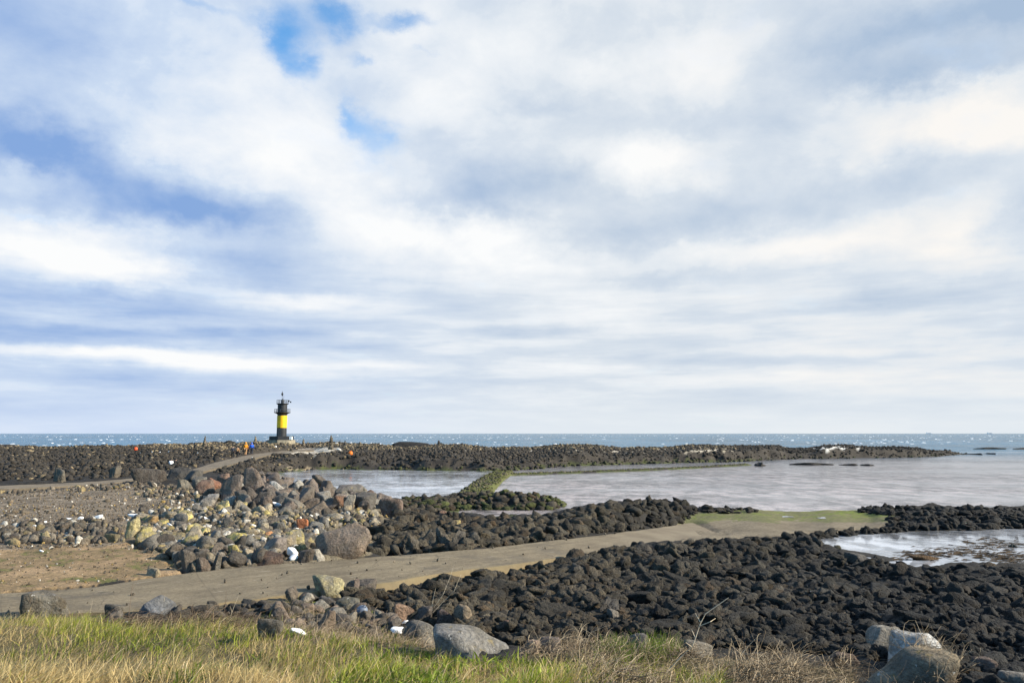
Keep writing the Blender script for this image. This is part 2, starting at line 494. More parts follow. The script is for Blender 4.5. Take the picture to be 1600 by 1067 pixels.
# ground colours
def ground_colour(x, y, z, px, py):
    n1 = fbm(x * .8, y * .8, 5, 31); n2 = fbm(x * 3.1, y * 3.1, 4, 41); n3 = fbm(x * 9, y * 9, 2, 51)
    jx = px + fbm(x * .9, y * .9, 4, 61) * 46; jy = py + fbm(x * .9, y * .9, 4, 62) * 16
    c = np.empty(x.shape + (3,)); c[:] = (.018, .016, .014)  # lava ground near black: shade in the gaps between rocks painted in

    def paint(mask, a, b, mixv):
        m = np.clip(mixv, 0, 1)[..., None]
        col = np.array(a) * (1 - m) + np.array(b) * m
        c[mask] = col[mask]
    far = y > 95
    paint(far, (.024, .020, .016), (.052, .043, .033), .5 + n1 * 2)
    paint(inpoly(jx, jy, ZONES['cobble']), (.10, .08, .055), (.17, .14, .09), .5 + n2 * 2)
    paint(inpoly(jx, jy, ZONES['gravel']), (.095, .074, .05), (.23, .185, .135), .45 + n1 * 1.2 + n2 * 1.6)
    paint(inpoly(jx, jy, ZONES['sandgrass']), (.15, .105, .05), (.31, .21, .115), .5 + n1 * 2.2 + n2 * 1.2)
    moss = inpoly(jx, jy, ZONES['sandgrass']) & (n2 + n1 < -.27)
    paint(moss, (.10, .10, .025), (.13, .12, .035), .5 + n3 * 2)
    mud = inpoly(px + n1 * 22, py + n1 * 5, ZONES['mud'])
    paint(mud, (.13, .105, .07), (.19, .155, .105), .5 + n1 * 2.2)
    g = mud & (py + n1 * 14 < 815)
    paint(g, (.105, .105, .042), (.15, .138, .066), .5 + n1 * 2.4)
    g2 = inpoly(px + n1 * 40, py + n2 * 4, [(1290,803),(1330,796),(1410,796),(1400,806),(1340,808)])
    paint(g2 & (n2 > -.1), (.10, .13, .02), (.13, .165, .02), .5 + n2 * 2)
    paint(g & (n1 + n2 > .10), (.09, .105, .025), (.12, .135, .03), .5 + n2 * 2)
    # soil under grass
    gr = inpoly(px, py + n1 * 20, ZONES['grass']) | inpoly(px, py + n1 * 20, ZONES['brush'])
    paint(gr, (.07, .055, .03), (.11, .09, .04), .5 + n1 * 2)
    vg = inpoly(px, py + n1 * 8, ZONES['verge'])
    paint(vg, (.075, .06, .035), (.15, .115, .065), .5 + n1 * 1.5 + n2 * 2)
    paint(vg & (n1 + n2 > .12), (.09, .10, .02), (.14, .15, .03), .5 + n2 * 2)
    # sand patches by the lighthouse and on the far headland
    sand = inpoly(jx, py + n1 * 6, [(440,708),(470,702),(520,699),(530,704),(480,710)]) | inpoly(px + n1 * 30, py + n1 * 5, [(640,704),(700,703),(1000,702),(1000,705)]) \
        | inpoly(px + n1 * 30, py + n1 * 5, [(930,705),(1060,701),(1160,699),(1150,703),(960,709)])
    paint(sand, (.38, .33, .25), (.52, .46, .37), .5 + n1 * 2)
    sh = inpoly(px + n1 * 30, py + n1 * 4, [(1230,699.5),(1280,696),(1340,695.5),(1350,699),(1270,701)])
    paint(sh, (.62, .60, .55), (.75, .72, .66), .5 + n1 * 2)
    bs = inpoly(px + n1 * 20, py + n1 * 4, [(440,740),(455,731),(500,731),(540,735),(480,739)])
    paint(bs, (.32, .25, .16), (.40, .32, .21), .5 + n1 * 2)
    # algae by the waterline
    alg = (z < .22) & (z > -.2) & (y > 48) & (y < 150) & (n1 > -.12) & ~mud
    paint(alg, (.035, .042, .012), (.07, .08, .022), .5 + n2 * 2.5)
    dk = sdline(x, y, DYKE) < 2.0
    paint(dk, (.06, .06, .022), (.11, .12, .025), .5 + n2 * 2.4)
    # sea floor
    paint(z < -.25, (.10, .09, .07), (.16, .14, .11), .5 + n1 * 2)
    c *= (1 + n3 * .5)[..., None]
    return np.clip(c, .005, .9)


gc = ground_colour(GX, GY, GZ, GPX, GPY)


def ground_mat():
    m, nt, b = new_mat('ground_surface')
    P = pos(nt)
    n1 = nt.noise(P, 7, 8, 0.7); n2 = nt.noise(P, 26, 4, 0.7)
    f = nt.math('MULTIPLY', nt.maprange(n1, .25, .75, .6, 1.4), nt.maprange(n2, .25, .75, .55, 1.45))
    c = nt.vmath('MULTIPLY', attr(nt, 'col'), nt.comb(f, f, f))
    nt.put(b.inputs['Base Color'], c)
    b.inputs['Roughness'].default_value = .9
    nt.put(b.inputs['Normal'], nt.bump(nt.math('ADD', n1, nt.math('MULTIPLY', n2, .3)), .7, .1))
    return m


idx = np.arange(NA * ND).reshape(ND, NA)
q = np.stack([idx[:-1, :-1], idx[:-1, 1:], idx[1:, 1:], idx[1:, :-1]], -1).reshape(-1, 4)
me = mesh_np('ground', np.stack([GX, GY, GZ], -1).reshape(-1, 3), q.ravel(), np.full(len(q), 4), ground_mat(), {'col': gc.reshape(-1, 3)})
tag(link('ground', me), 'uneven dark lava and gravel shore around the tidal pools', 'ground', kind='structure')


# ------------------------------------------------------------------ road and path slabs
def slab(name, U, L, th, mat, nacross=14, noise_amp=.02, edge=.12):
    n = len(U)
    t = np.linspace(0, 1, nacross)
    top = U[:, None, :] * (1 - t)[None, :, None] + L[:, None, :] * t[None, :, None]
    # ragged edges
    s = np.cumsum(np.r_[0, np.linalg.norm(np.diff((U + L) / 2, axis=0), axis=1)])
    for side, sg in ((0, 1), (-1, -1)):
        dirv = (L - U) / np.linalg.norm(L - U, axis=1)[:, None]
        e = fbm(s * 1.7, s * 0 + side * 5.0, 4, 77) * edge * 2
        top[:, side, :] += dirv * (e * sg)[:, None]
    top[..., 2] += fbm(top[..., 0] * .9, top[..., 1] * .9, 4, 13) * noise_amp * 2
    bu = top[:, 0].copy(); bu[:, 2] -= th
    bl = top[:, -1].copy(); bl[:, 2] -= th
    grid = np.concatenate([bu[:, None], top, bl[:, None]], 1)
    m = nacross + 2
    ii = np.arange(n * m).reshape(n, m)
    q = np.stack([ii[:-1, :-1], ii[:-1, 1:], ii[1:, 1:], ii[1:, :-1]], -1).reshape(-1, 4)[:, ::-1]
    uv = np.zeros((n, m, 3)); uv[..., 0] = s[:, None]
    uv[..., 1] = np.concatenate([[-.05], t, [1.05]])[None]
    uv[..., 2] = 0; uv[:, 0, 2] = 1; uv[:, -1, 2] = 1
    me = mesh_np(name, grid.reshape(-1, 3), q.ravel(), np.full(len(q), 4), mat, {'ruv': uv.reshape(-1, 3)}, True)
    o = link(name, me)
    md = o.modifiers.new('edge', 'EDGE_SPLIT'); md.split_angle = R(45)
    return o


def concrete_mat(name, a, b_, edgecol, muddy=False):
    m, nt, b = new_mat(name)
    P = pos(nt)
    uv = attr(nt, 'ruv')
    st = nt.vmath('MULTIPLY', uv, (.35, 9.0, 0))
    s1 = nt.noise(st, 1.0, 6, .6)
    n1 = nt.noise(P, .7, 6, .6); n2 = nt.noise(P, 9, 6, .7); n3 = nt.noise(P, 45, 3, .7)
    f = nt.math('ADD', nt.math('MULTIPLY', s1, .5), nt.math('MULTIPLY', n1, .5))
    c = nt.mix(nt.maprange(f, .34, .62), a, b_)
    v = nt.math('MULTIPLY', nt.maprange(n2, .25, .75, .7, 1.28), nt.maprange(n3, .25, .75, .75, 1.25))
    c = nt.vmath('MULTIPLY', c, nt.comb(v, v, v))
    # damp dark stains, pale scuffs
    c = nt.mix(nt.math('MULTIPLY', nt.maprange(nt.noise(P, .45, 5, .65), .52, .64), .55), c, (.075, .064, .05))
    c = nt.mix(nt.math('MULTIPLY', nt.maprange(nt.noise(st, 3.1, 4, .6), .62, .72), .6), c, (.36, .31, .24))
    sx = nt.new('ShaderNodeSeparateXYZ'); nt.put(sx.inputs[0], uv)
    jn = nt.math('FRACT', nt.math('MULTIPLY', nt.math('ADD', sx.outputs[0], nt.math('MULTIPLY', nt.noise(P, 1.2, 3), .12)), 1 / 4.6))
    c = nt.mix(nt.math('MULTIPLY', nt.maprange(jn, .012, .004), .3), c, (.05, .042, .03))
    vr = nt.new('ShaderNodeTexVoronoi', feature='DISTANCE_TO_EDGE'); vr.inputs['Scale'].default_value = .45
    nt.put(vr.inputs['Vector'], nt.vmath('ADD', P, nt.vmath('MULTIPLY', nt.noise(P, 2.0, 5, .6, 0, True), (.6, .6, .6))))
    crk = nt.math('MULTIPLY', nt.maprange(vr.outputs['Distance'], .012, .003), nt.maprange(n1, .48, .56))
    c = nt.mix(nt.math('MULTIPLY', crk, .6), c, (.05, .042, .03))
    low = nt.maprange(nt.math('ADD', sx.outputs[1], nt.math('MULTIPLY', nt.noise(P, 1.5, 5), .22)), 1.0, 1.16)
    c = nt.mix(nt.math('MULTIPLY', low, .8), c, edgecol)
    if muddy:   # silt carried up from the mudflat
        send = float(np.linalg.norm(np.diff((RU + RL) / 2, axis=0), axis=1).sum())
        k_ = nt.maprange(nt.math('ADD', sx.outputs[0], nt.math('MULTIPLY', nt.noise(P, .35, 5), 8.0)), send - 12, send - 1)
        c = nt.mix(k_, c, nt.mix(nt.maprange(n1, .35, .65), (.15, .12, .082), (.20, .165, .112)))
    nt.put(b.inputs['Base Color'], c)
    b.inputs['Roughness'].default_value = .88
    nt.put(b.inputs['Normal'], nt.bump(nt.math('ADD', n2, nt.math('MULTIPLY', n3, .4)), .45, .03))
    return m


M_conc = concrete_mat('worn_concrete', (.115, .091, .058), (.195, .157, .10), (.20, .155, .085), True)
tag(slab('road', RU, RL, .45, M_conc), 'worn single lane concrete road running down to the mudflat', 'road', kind='structure')
M_path = concrete_mat('path_concrete', (.12, .095, .066), (.20, .16, .11), (.10, .08, .055))
for nm, u, l in (('path', pau, pal), ('path', pbu, pbl)):
    o = slab(nm, u, l, .5, M_path, 8, .03, .2)
    tag(o, 'narrow tan concrete path leading out to the lighthouse', 'path', kind='structure')


# ------------------------------------------------------------------ water
def water_mat(name, shallow, deep, y0, y1, wave, ripple, strength, dist, rough=.08, spec=.5, dist2=None):
    m, nt, b = new_mat(name)
    P = pos(nt)
    sx = nt.new('ShaderNodeSeparateXYZ'); nt.put(sx.inputs[0], P)
    big = nt.noise(nt.vmath('MULTIPLY', P, (.012, .02, 0)), 1.0, 5, .6)
    f = nt.maprange(nt.math('ADD', sx.outputs[1], nt.math('MULTIPLY', big, (y1 - y0) * .8)), y0, y1)
    sh2 = nt.mix(nt.maprange(nt.noise(nt.vmath('MULTIPLY', P, (.05, .07, 0)), 1.0, 4, .6), .38, .62), shallow, tuple(v * .6 for v in shallow))
    fl = nt.maprange(nt.noise(nt.vmath('MULTIPLY', P, (.55, .30, 0)), 1.0, 6, .72), .38, .62, .38, 1.55)
    fl = nt.math('MULTIPLY', fl, nt.maprange(sx.outputs[1], 45, 125, 1.25, .62))
    sh2 = nt.vmath('MULTIPLY', sh2, nt.comb(fl, fl, fl))
    dp2 = nt.mix(nt.maprange(nt.noise(nt.vmath('MULTIPLY', P, (.01, .006, 0)), 1.0, 6, .7), .36, .64), deep, tuple(v * .5 for v in deep))
    c = nt.mix(f, sh2, dp2)
    nt.put(b.inputs['Base Color'], c)
    b.inputs['IOR'].default_value = 1.33
    b.inputs['Specular IOR Level'].default_value = spec
    b.inputs['Roughness'].default_value = rough
    n1 = nt.noise(nt.vmath('MULTIPLY', P, (wave * .6, wave * 1.3, 0)), 1.0, 6, .62, .4)
    n2 = nt.noise(nt.vmath('MULTIPLY', P, (ripple * .7, ripple * 1.2, 0)), 1.0, 4, .6)
    calm = nt.maprange(nt.noise(nt.vmath('MULTIPLY', P, (.02, .06, 0)), 1.0, 6, .65), .4, .62, .12, 1.5)
    h = nt.math('MULTIPLY', nt.math('ADD', n1, nt.math('MULTIPLY', n2, .35)), calm)
    bn = nt.bump(h, strength, dist)
    nt.put(b.inputs['Normal'], bn)
    if dist2 is not None:
        nt.put(bn.node.inputs['Distance'], nt.maprange(f, 0.0, 1.0, dist, dist2))
        nt.put(b.inputs['Specular IOR Level'], nt.math('MULTIPLY', nt.maprange(f, 0.0, 1.0, .40, spec), nt.maprange(sx.outputs[1], 45, 110, 1.0, .7)))
    return m


def sheet(name, pts, z, mat, label):
    bm = bmesh.new()
    bm.faces.new([bm.verts.new((p[0], p[1], z)) for p in pts])
    o = bm_obj(name, bm, mat)
    bpy.context.view_layer.update()
    return tag(o, label, name.replace('_', ' '), kind='structure')


M_sea = water_mat('sea_water', (.25, .215, .21), (.012, .125, .22), 170, 330, .8, 2.4, .8, .22, .16, .08, .8)
M_pond = water_mat('pond_water', (.42, .43, .46), (.42, .43, .46), 190, 330, .9, 3.4, .7, .13, .08, .6)
M_pool = water_mat('pool_water', (.30, .31, .33), (.30, .31, .33), 190, 330, 1.2, 5.0, .4, .05, .04, .7)
sheet('sea', [(-30000, -20), (30000, -20), (30000, 45000), (-30000, 45000)], 0.0, M_sea, 'open sea and shallow lagoon up to the horizon')
sheet('tidal_pond', W([(330,752),(405,728),(520,726),(790,729),(800,735),(731,775),(690,782),(600,790),(450,790),(380,765)]), 0.012, M_pond, 'pale tidal pond left of the mossy stone dyke')
sheet('tidal_pool', W([(1250,850),(1290,828),(1440,824),(1800,820),(1900,850),(1850,895),(1600,893),(1420,895),(1330,872)]), 0.012, M_pool, 'shallow tidal pool between the dark rocks')

for cx_, cy_, w_, h_ in ((1292,808.5,26,2.4),(1228,807.5,20,1.5),(1385,799.5,14,1.3)):
    b_ = hit(cx_, cy_)
    pl = []
    for k in range(20):
        a_ = 2 * math.pi * k / 20; r_ = 1 + .25 * math.sin(3 * a_ + cx_) + .12 * math.sin(7 * a_)
        pl.append((b_[0] + math.cos(a_) * w_ / F * b_[1] / 2 * r_, b_[1] + math.sin(a_) * h_ / F * b_[1] / 2 * r_ * b_[1] / 4.8))
    zz = float(np.max(gz(np.array([p_[0] for p_ in pl]), np.array([p_[1] for p_ in pl])))) - .012
    sheet('puddle', pl, zz, M_pool, 'thin bright puddle on the green mudflat')

# ------------------------------------------------------------------ rock shapes
_bm = {}
def ico(sub):
    if sub not in _bm:
        bm = bmesh.new(); bmesh.ops.create_icosphere(bm, subdivisions=sub, radius=1.0)
        bm.verts.ensure_lookup_table()
        v = np.array([x.co[:] for x in bm.verts]); v /= np.linalg.norm(v, axis=1)[:, None]
        f = np.array([[w.index for w in g.verts] for g in bm.faces])
        bm.free(); _bm[sub] = (v, f)
    return _bm[sub]


def sines(v, freq, k, rs):
    out = np.zeros(len(v))
    for i in range(k):
        d = rs.normal(size=3); d /= np.linalg.norm(d)
        out += np.sin(v @ d * freq * rs.uniform(.7, 1.4) + rs.uniform(0, 6.28))
    return out / math.sqrt(k)


def rock_shape(seed, kind, sub):
    rs = np.random.default_rng(seed)
    v, f = ico(sub)
    if kind == 'angular':
        K, p, dmin, n1, n2 = 9, 45, .50, .04, .024
    elif kind == 'lava':
        K, p, dmin, n1, n2 = (12, 13, .46, .11, .06) if seed % 2 else (13, 8, .58, .09, .035)
    else:
        K, p, dmin, n1, n2 = 12, 15, .60, .055, .022
    nrm = rs.normal(size=(K, 3)); nrm /= np.linalg.norm(nrm, axis=1)[:, None]
    nrm = np.vstack([nrm, [[1,0,0],[-1,0,0],[0,1,0],[0,-1,0],[0,0,1],[0,0,-1]]])
    d = np.r_[rs.uniform(dmin, 1.05, K), np.full(6, 1.1)]
    s = np.maximum(0, v @ nrm.T) / d
    r = (s ** p).sum(1) ** (-1 / p)
    r = r * (1 + n1 * sines(v, 3.0, 8, rs) + n2 * sines(v, 7.0, 10, rs) + (n2 * .6 * sines(v, 17.0, 10, rs) if sub >= 3 else 0))
    if kind == 'lava':
        r = r * (1 - .16 * np.abs(sines(v, 4.5, 5, rs)) - .07 * np.abs(sines(v, 11.0, 6, rs)))
    w = v * r[:, None]
    if kind == 'lava':
        w = w + .10 * np.stack([sines(v, 3.5, 5, rs), sines(v, 3.5, 5, rs), sines(v, 3.5, 5, rs)], 1)
    lo, hi = w.min(0), w.max(0)
    w = (w - (lo + hi) / 2) / ((hi - lo) / 2)
    return w, f


LIB = {}
def lib(kind, sub, n):
    key = (kind, sub)
    if key not in LIB:
        LIB[key] = [rock_shape(100 * sub + i + {'angular': 1000, 'lava': 2000, 'round': 3000}[kind], kind, sub) for i in range(n)]
    return LIB[key]


LIBME = {}
def lib_mesh(kind, sub, i, name, mat):
    key = (kind, sub, i, mat.name)
    if key not in LIBME:
        v, f = lib(kind, sub, 14)[i % 14]
        LIBME[key] = mesh_np(name, v, f.ravel(), np.full(len(f), 3), mat)
    return LIBME[key]


def rotm(a, b, c):
    return np.array(Euler((a, b, c)).to_matrix())


def rock_mass(name, items, kind, sub, mat, label, cat):
    """items: (pos, euler, scale3, colour)"""
    L = lib(kind, sub, 14)
    nv = len(L[0][0]); nf = len(L[0][1]); n = len(items)
    V = np.empty((n, nv, 3), np.float32); Fc = np.empty((n, nf, 3), np.int32); Cc = np.empty((n, nv, 3), np.float32)
    for i, (p, e, s, c) in enumerate(items):
        v, f = L[random.randrange(14)]
        V[i] = (v * np.array(s)) @ rotm(*e).T + np.array(p)
        Fc[i] = f + i * nv
        Cc[i] = c
    me = mesh_np(name, V.reshape(-1, 3), Fc.ravel(), np.full(n * nf, 3), mat, {'col': Cc.reshape(-1, 3)})
    return tag(link(name, me), label, cat, kind='stuff')


def sample_zone(zone, n, dmin, dmax, margin_az=42, seed=0, keep=None, even=False):
    """random ground points (density falls with distance) lying in a zone"""
    rs = np.random.default_rng(seed)
    out = []
    got = 0
    poly = ZONES[zone] if isinstance(zone, str) else zone
    while got < n:
        a = rs.uniform(R(-margin_az), R(margin_az), n * 6)
        d = np.exp(rs.uniform(math.log(dmin), math.log(dmax), n * 6))
        if even: d = np.sqrt(rs.uniform(dmin ** 2, dmax ** 2, n * 6))
        x = np.tan(a) * d; y = d
        z = gz(x, y)
        px, py = proj(x, y, z)
        m = inpoly(px, py, poly) & (z > -.12)
        if keep is not None: m &= keep(x, y, z, px, py)
        pts = np.stack([x, y, z, px, py], 1)[m]
        out.append(pts); got += len(pts)
        if len(pts) == 0: break
    return np.vstack(out)[:n]


def offroad(x, y, z, px, py):
    return (sdpoly(x, y, ROADPOLY) < -.35) & (sdpoly(x, y, PATHPOLYS[0]) < -.7) & (sdpoly(x, y, PATHPOLYS[1]) < -.7)


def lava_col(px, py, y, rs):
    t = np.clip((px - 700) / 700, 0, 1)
    c = np.array((.064, .054, .038)) * (1 - t) + np.array((.0195, .0185, .0168)) * t  # darker to the right: cloud shadow and vignetting put into the rock colour
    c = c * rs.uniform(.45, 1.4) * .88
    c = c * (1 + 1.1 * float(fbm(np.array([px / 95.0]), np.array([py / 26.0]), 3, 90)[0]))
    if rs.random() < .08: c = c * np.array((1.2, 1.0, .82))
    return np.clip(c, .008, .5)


rs = np.random.default_rng(5)
lava_items = []     # (screen size, pos, euler, scale, colour, zone, px, py)


def scatter_lava(zone, n, dmin, dmax, smin, smax, seed, flat=.72, keep=offroad, colf=None, power=2.0, tilt=.4):
    for x, y, z, px, py in sample_zone(zone, n, dmin, dmax, 46, seed, keep):
        s = (smin + (smax - smin) * rs.random() ** power) * (min(1.0, max(.58, y / 27.0)) if zone == 'nearlava' else 1.0)
        sc = np.array([s * rs.uniform(.8, 1.6), s * rs.uniform(.75, 1.2), s * flat * rs.uniform(.6, 1.25)]) / 2
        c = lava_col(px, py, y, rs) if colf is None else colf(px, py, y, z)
        lava_items.append((s / y, (x, y, z + sc[2] * .3), (rs.normal() * tilt, rs.normal() * tilt, rs.uniform(0, 6.28)), sc, c, zone, px, py))


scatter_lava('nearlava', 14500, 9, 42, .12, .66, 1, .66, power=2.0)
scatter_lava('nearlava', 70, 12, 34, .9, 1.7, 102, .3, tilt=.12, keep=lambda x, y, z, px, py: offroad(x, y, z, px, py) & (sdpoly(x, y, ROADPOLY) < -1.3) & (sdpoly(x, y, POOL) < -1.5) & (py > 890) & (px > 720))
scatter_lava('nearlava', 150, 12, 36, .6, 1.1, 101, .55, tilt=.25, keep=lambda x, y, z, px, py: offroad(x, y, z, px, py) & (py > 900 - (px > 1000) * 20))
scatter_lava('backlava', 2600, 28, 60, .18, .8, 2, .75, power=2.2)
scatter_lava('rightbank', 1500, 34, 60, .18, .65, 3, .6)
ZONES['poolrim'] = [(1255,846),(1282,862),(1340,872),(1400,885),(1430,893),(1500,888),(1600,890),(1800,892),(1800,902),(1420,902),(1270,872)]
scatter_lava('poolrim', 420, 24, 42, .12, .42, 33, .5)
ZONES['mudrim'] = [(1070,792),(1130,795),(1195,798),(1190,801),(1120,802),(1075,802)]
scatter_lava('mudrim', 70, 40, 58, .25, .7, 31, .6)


def mound_col(px, py, y, z):
    if rs.random() < (.55 if (px < 680 or py > 790 or px > 850) else .12):
        return np.array((.045, .052, .015)) * rs.uniform(.5, 1.5)
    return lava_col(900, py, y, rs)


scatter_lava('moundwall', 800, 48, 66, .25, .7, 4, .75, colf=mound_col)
lava_items.sort(key=lambda t: -t[0])
NIND = 296
LAV_LABEL = {
 'nearlava': [('dark brown lava rock crowded between the concrete road and the foreground grass', lambda px, py: px < 820),
              ('black grey lava rock piled along the lower edge of the road', lambda px, py: px < 1250 and py < 885),
              ('black lava rock on the slope right below the tidal pool', lambda px, py: px > 1250),
              ('dark lava rock in the open middle of the large near lava field', lambda px, py: True)],
 'backlava': [('dark lava rock on the ridge between the road and the lagoon', lambda px, py: px > 850),
              ('brown grey lava rock lining the far edge of the concrete road', lambda px, py: True)],
 'rightbank': [('black lava rock on the low bank between tidal pool and lagoon', lambda px, py: True)],
 'poolrim': [('small black rock along the near shore of the tidal pool', lambda px, py: True)],
 'mudrim': [('low black rock in the line at the far edge of the mudflat', lambda px, py: True)],
 'moundwall': [('mossy dark stone on the mound at the foot of the dyke', lambda px, py: True)],
}
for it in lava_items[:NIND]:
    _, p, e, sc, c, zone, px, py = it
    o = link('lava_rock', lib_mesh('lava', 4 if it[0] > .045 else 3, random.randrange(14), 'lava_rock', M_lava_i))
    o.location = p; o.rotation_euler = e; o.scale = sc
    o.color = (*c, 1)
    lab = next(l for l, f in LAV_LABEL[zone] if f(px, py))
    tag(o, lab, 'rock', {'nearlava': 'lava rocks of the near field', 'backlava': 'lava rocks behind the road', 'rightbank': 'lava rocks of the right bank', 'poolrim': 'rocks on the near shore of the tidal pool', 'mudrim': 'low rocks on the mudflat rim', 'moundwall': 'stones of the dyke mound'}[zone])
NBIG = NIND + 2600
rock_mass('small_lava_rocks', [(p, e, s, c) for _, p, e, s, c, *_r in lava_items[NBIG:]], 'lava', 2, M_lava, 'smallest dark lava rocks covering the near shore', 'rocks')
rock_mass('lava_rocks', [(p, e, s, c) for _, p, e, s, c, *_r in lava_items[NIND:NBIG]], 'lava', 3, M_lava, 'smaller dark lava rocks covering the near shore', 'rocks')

# small filler rubble between the lava rocks
fill = []
for zone, n, d0, d1 in (('nearlava', 2600, 9, 42), ('backlava', 900, 28, 60), ('rightbank', 500, 34, 60)):
    for x, y, z, px, py in sample_zone(zone, n, d0, d1, 46, 71 + n, offroad):
        s = rs.uniform(.10, .32) / 2
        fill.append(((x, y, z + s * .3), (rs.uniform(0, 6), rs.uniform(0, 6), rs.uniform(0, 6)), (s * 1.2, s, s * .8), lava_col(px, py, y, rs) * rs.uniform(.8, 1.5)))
rock_mass('lava_rubble', fill, 'lava', 2, M_lava, 'small broken lava rubble between the near rocks', 'rubble')


# far ridge
def ridge_col(px, py, y, z):
    r = rs.random()
    c = np.array((.055, .047, .038)) * rs.uniform(.5, 1.5)
    tan = 0.0
    c = c * .72
    if py < 703 and 235 < px < 640: tan = .5
    elif py < 703 and px > 600 and px < 1150: tan = .32
    elif 330 < px < 560 and py < 735: tan = .14
    elif px < 330: tan = .05 if py > 702 else .2
    if r < tan: c = np.array((.20, .16, .10)) * rs.uniform(.5, 1.3)
    if z < .35 and px > 500 and rs.random() < .5: c = np.array((.045, .05, .018)) * rs.uniform(.6, 1.4)
    if px > 1200: c = c * .8
    return c


items = []
for x, y, z, px, py in np.vstack([sample_zone('ridge', 9000, 62, 212, 37, 17, offroad), sample_zone('ridge', 21000, 62, 212, 37, 18, offroad, True)]):
    if inpoly(np.array([px]), np.array([py]), [(425,709),(470,700),(530,698),(538,705),(480,711)])[0] and True: continue
    s = (.24 + .5 * rs.random() ** 2.6) / 2
    items.append(((x, y, z + s * .2), (rs.normal() * .4, rs.normal() * .4, rs.uniform(0, 6)), (s * rs.uniform(.8, 1.4), s, s * rs.uniform(.6, 1.1)), ridge_col(px, py, y, z)))
for line, n, wd in ((DYKE, 620, 1.25), (WALLLINE, 800, .7)):
    for k in range(n):
        i = rs.integers(0, len(line) - 1); t = rs.random()
        x = line[i][0] * (1 - t) + line[i + 1][0] * t + rs.uniform(-wd, wd); y = line[i][1] * (1 - t) + line[i + 1][1] * t + rs.uniform(-wd, wd) * .5
        z = float(gz(np.array([x]), np.array([y]))[0])
        if z < -.1: continue
        s = rs.uniform(.14, .34) / 2
        gcol = np.array((.075, .08, .022)) if rs.random() < (.6 if line is DYKE else .3) else np.array((.085, .075, .05))
        items.append(((x, y, z + s * .1), (rs.normal() * .4, rs.normal() * .4, rs.uniform(0, 6)), (s * 1.2, s, s * .75), gcol * rs.uniform(.55, 1.4)))
rock_mass('ridge_rocks', items, 'lava', 1, M_lava, 'countless brown and black rocks of the far lava ridge and dyke', 'rocks')

# gravel and scattered shingle on the left flat
items = []
for zone, n, smin, smax in (('gravel', 9000, .025, .13), ('sandgrass', 1300, .025, .08), ('gravel', 260, .12, .3), ('cobble', 1500, .1, .3)):
    for x, y, z, px, py in sample_zone(zone, n, 17, 64, 46, 90 + n, offroad):
        s = (smin + (smax - smin) * rs.random() ** 2.6) / 2
        c = np.array((.135, .105, .072)) * rs.uniform(.4, 1.6)
        if rs.random() < .07: c = np.array((.5, .47, .42)) * rs.uniform(.7, 1.3)
        if rs.random() < .06: c = np.array((.28, .2, .07))
        items.append(((x, y, z + s * .3), (rs.uniform(0, 6), rs.uniform(0, 6), rs.uniform(0, 6)), (s * 1.3, s, s * .8), c))
mid_ = (RU + RL) / 2
for k in range(200):
    i = int(rs.integers(4, NR - 30)); t = (rs.beta(.5, .5) * .94 + .03)
    p = RU[i] * (1 - t) + RL[i] * t
    s = (.015 + .085 * rs.random() ** 5) / 2
    items.append(((p[0] + rs.normal() * .2, p[1], p[2] + .02 + s * .35), (rs.uniform(0, 6), rs.uniform(0, 6), rs.uniform(0, 6)), (s * 1.3, s, s * .8), np.array((.12, .10, .075)) * rs.uniform(.4, 1.8)))
rock_mass('gravel', items, 'round', 2, M_stone, 'pale and dark shingle strewn over the left gravel flat', 'gravel')

# ------------------------------------------------------------------ the stone pile (individual stones)
PILE = [(212,806),(250,796),(330,790),(395,792),(470,803),(560,800),(600,806),(585,822),(500,826),(492,850),(440,872),(380,884),(300,890),(270,872),(228,850)]
items = []
for x, y, z, px, py in sample_zone(PILE, 1500, 20, 46, 40, 57, offroad):
    s = rs.uniform(.12, .34) / 2
    c = [np.array((.15, .135, .115)), np.array((.26, .21, .10)), np.array((.08, .068, .055)), np.array((.46, .44, .40)), np.array((.2, .165, .11))][rs.choice(5, p=[.30, .19, .22, .14, .15])]
    items.append(((x, y, z + s * .4), (rs.uniform(0, 6), rs.uniform(0, 6), rs.uniform(0, 6)), (s * 1.25, s, s * .85), c * rs.uniform(.6, 1.3)))
for poly_, n_ in (([(-60,824),(60,818),(190,812),(198,846),(90,852),(-60,850)], 420), ([(205,752),(330,766),(330,784),(215,776)], 300), ([(-60,768),(200,756),(205,765),(-60,778)], 160)):
    for x, y, z, px, py in sample_zone(poly_, n_, 20, 62, 46, 59 + n_, offroad):
        s = (.10 + .30 * rs.random() ** 2) / 2
        c = [np.array((.13, .11, .085)), np.array((.075, .06, .046)), np.array((.24, .19, .10)), np.array((.42, .40, .36))][rs.choice(4, p=[.4, .46, .08, .06])]
        items.append(((x, y, z + s * .4), (rs.uniform(0, 6), rs.uniform(0, 6), rs.uniform(0, 6)), (s * 1.25, s, s * .85), c * rs.uniform(.6, 1.3)))
rock_mass('rubble', items, 'angular', 2, M_stone, 'small mixed rubble filling the gaps of the roadside stone pile and strewn over the gravel flat', 'rubble')
pts = sample_zone(PILE, 290, 20, 46, 40, 55, offroad)
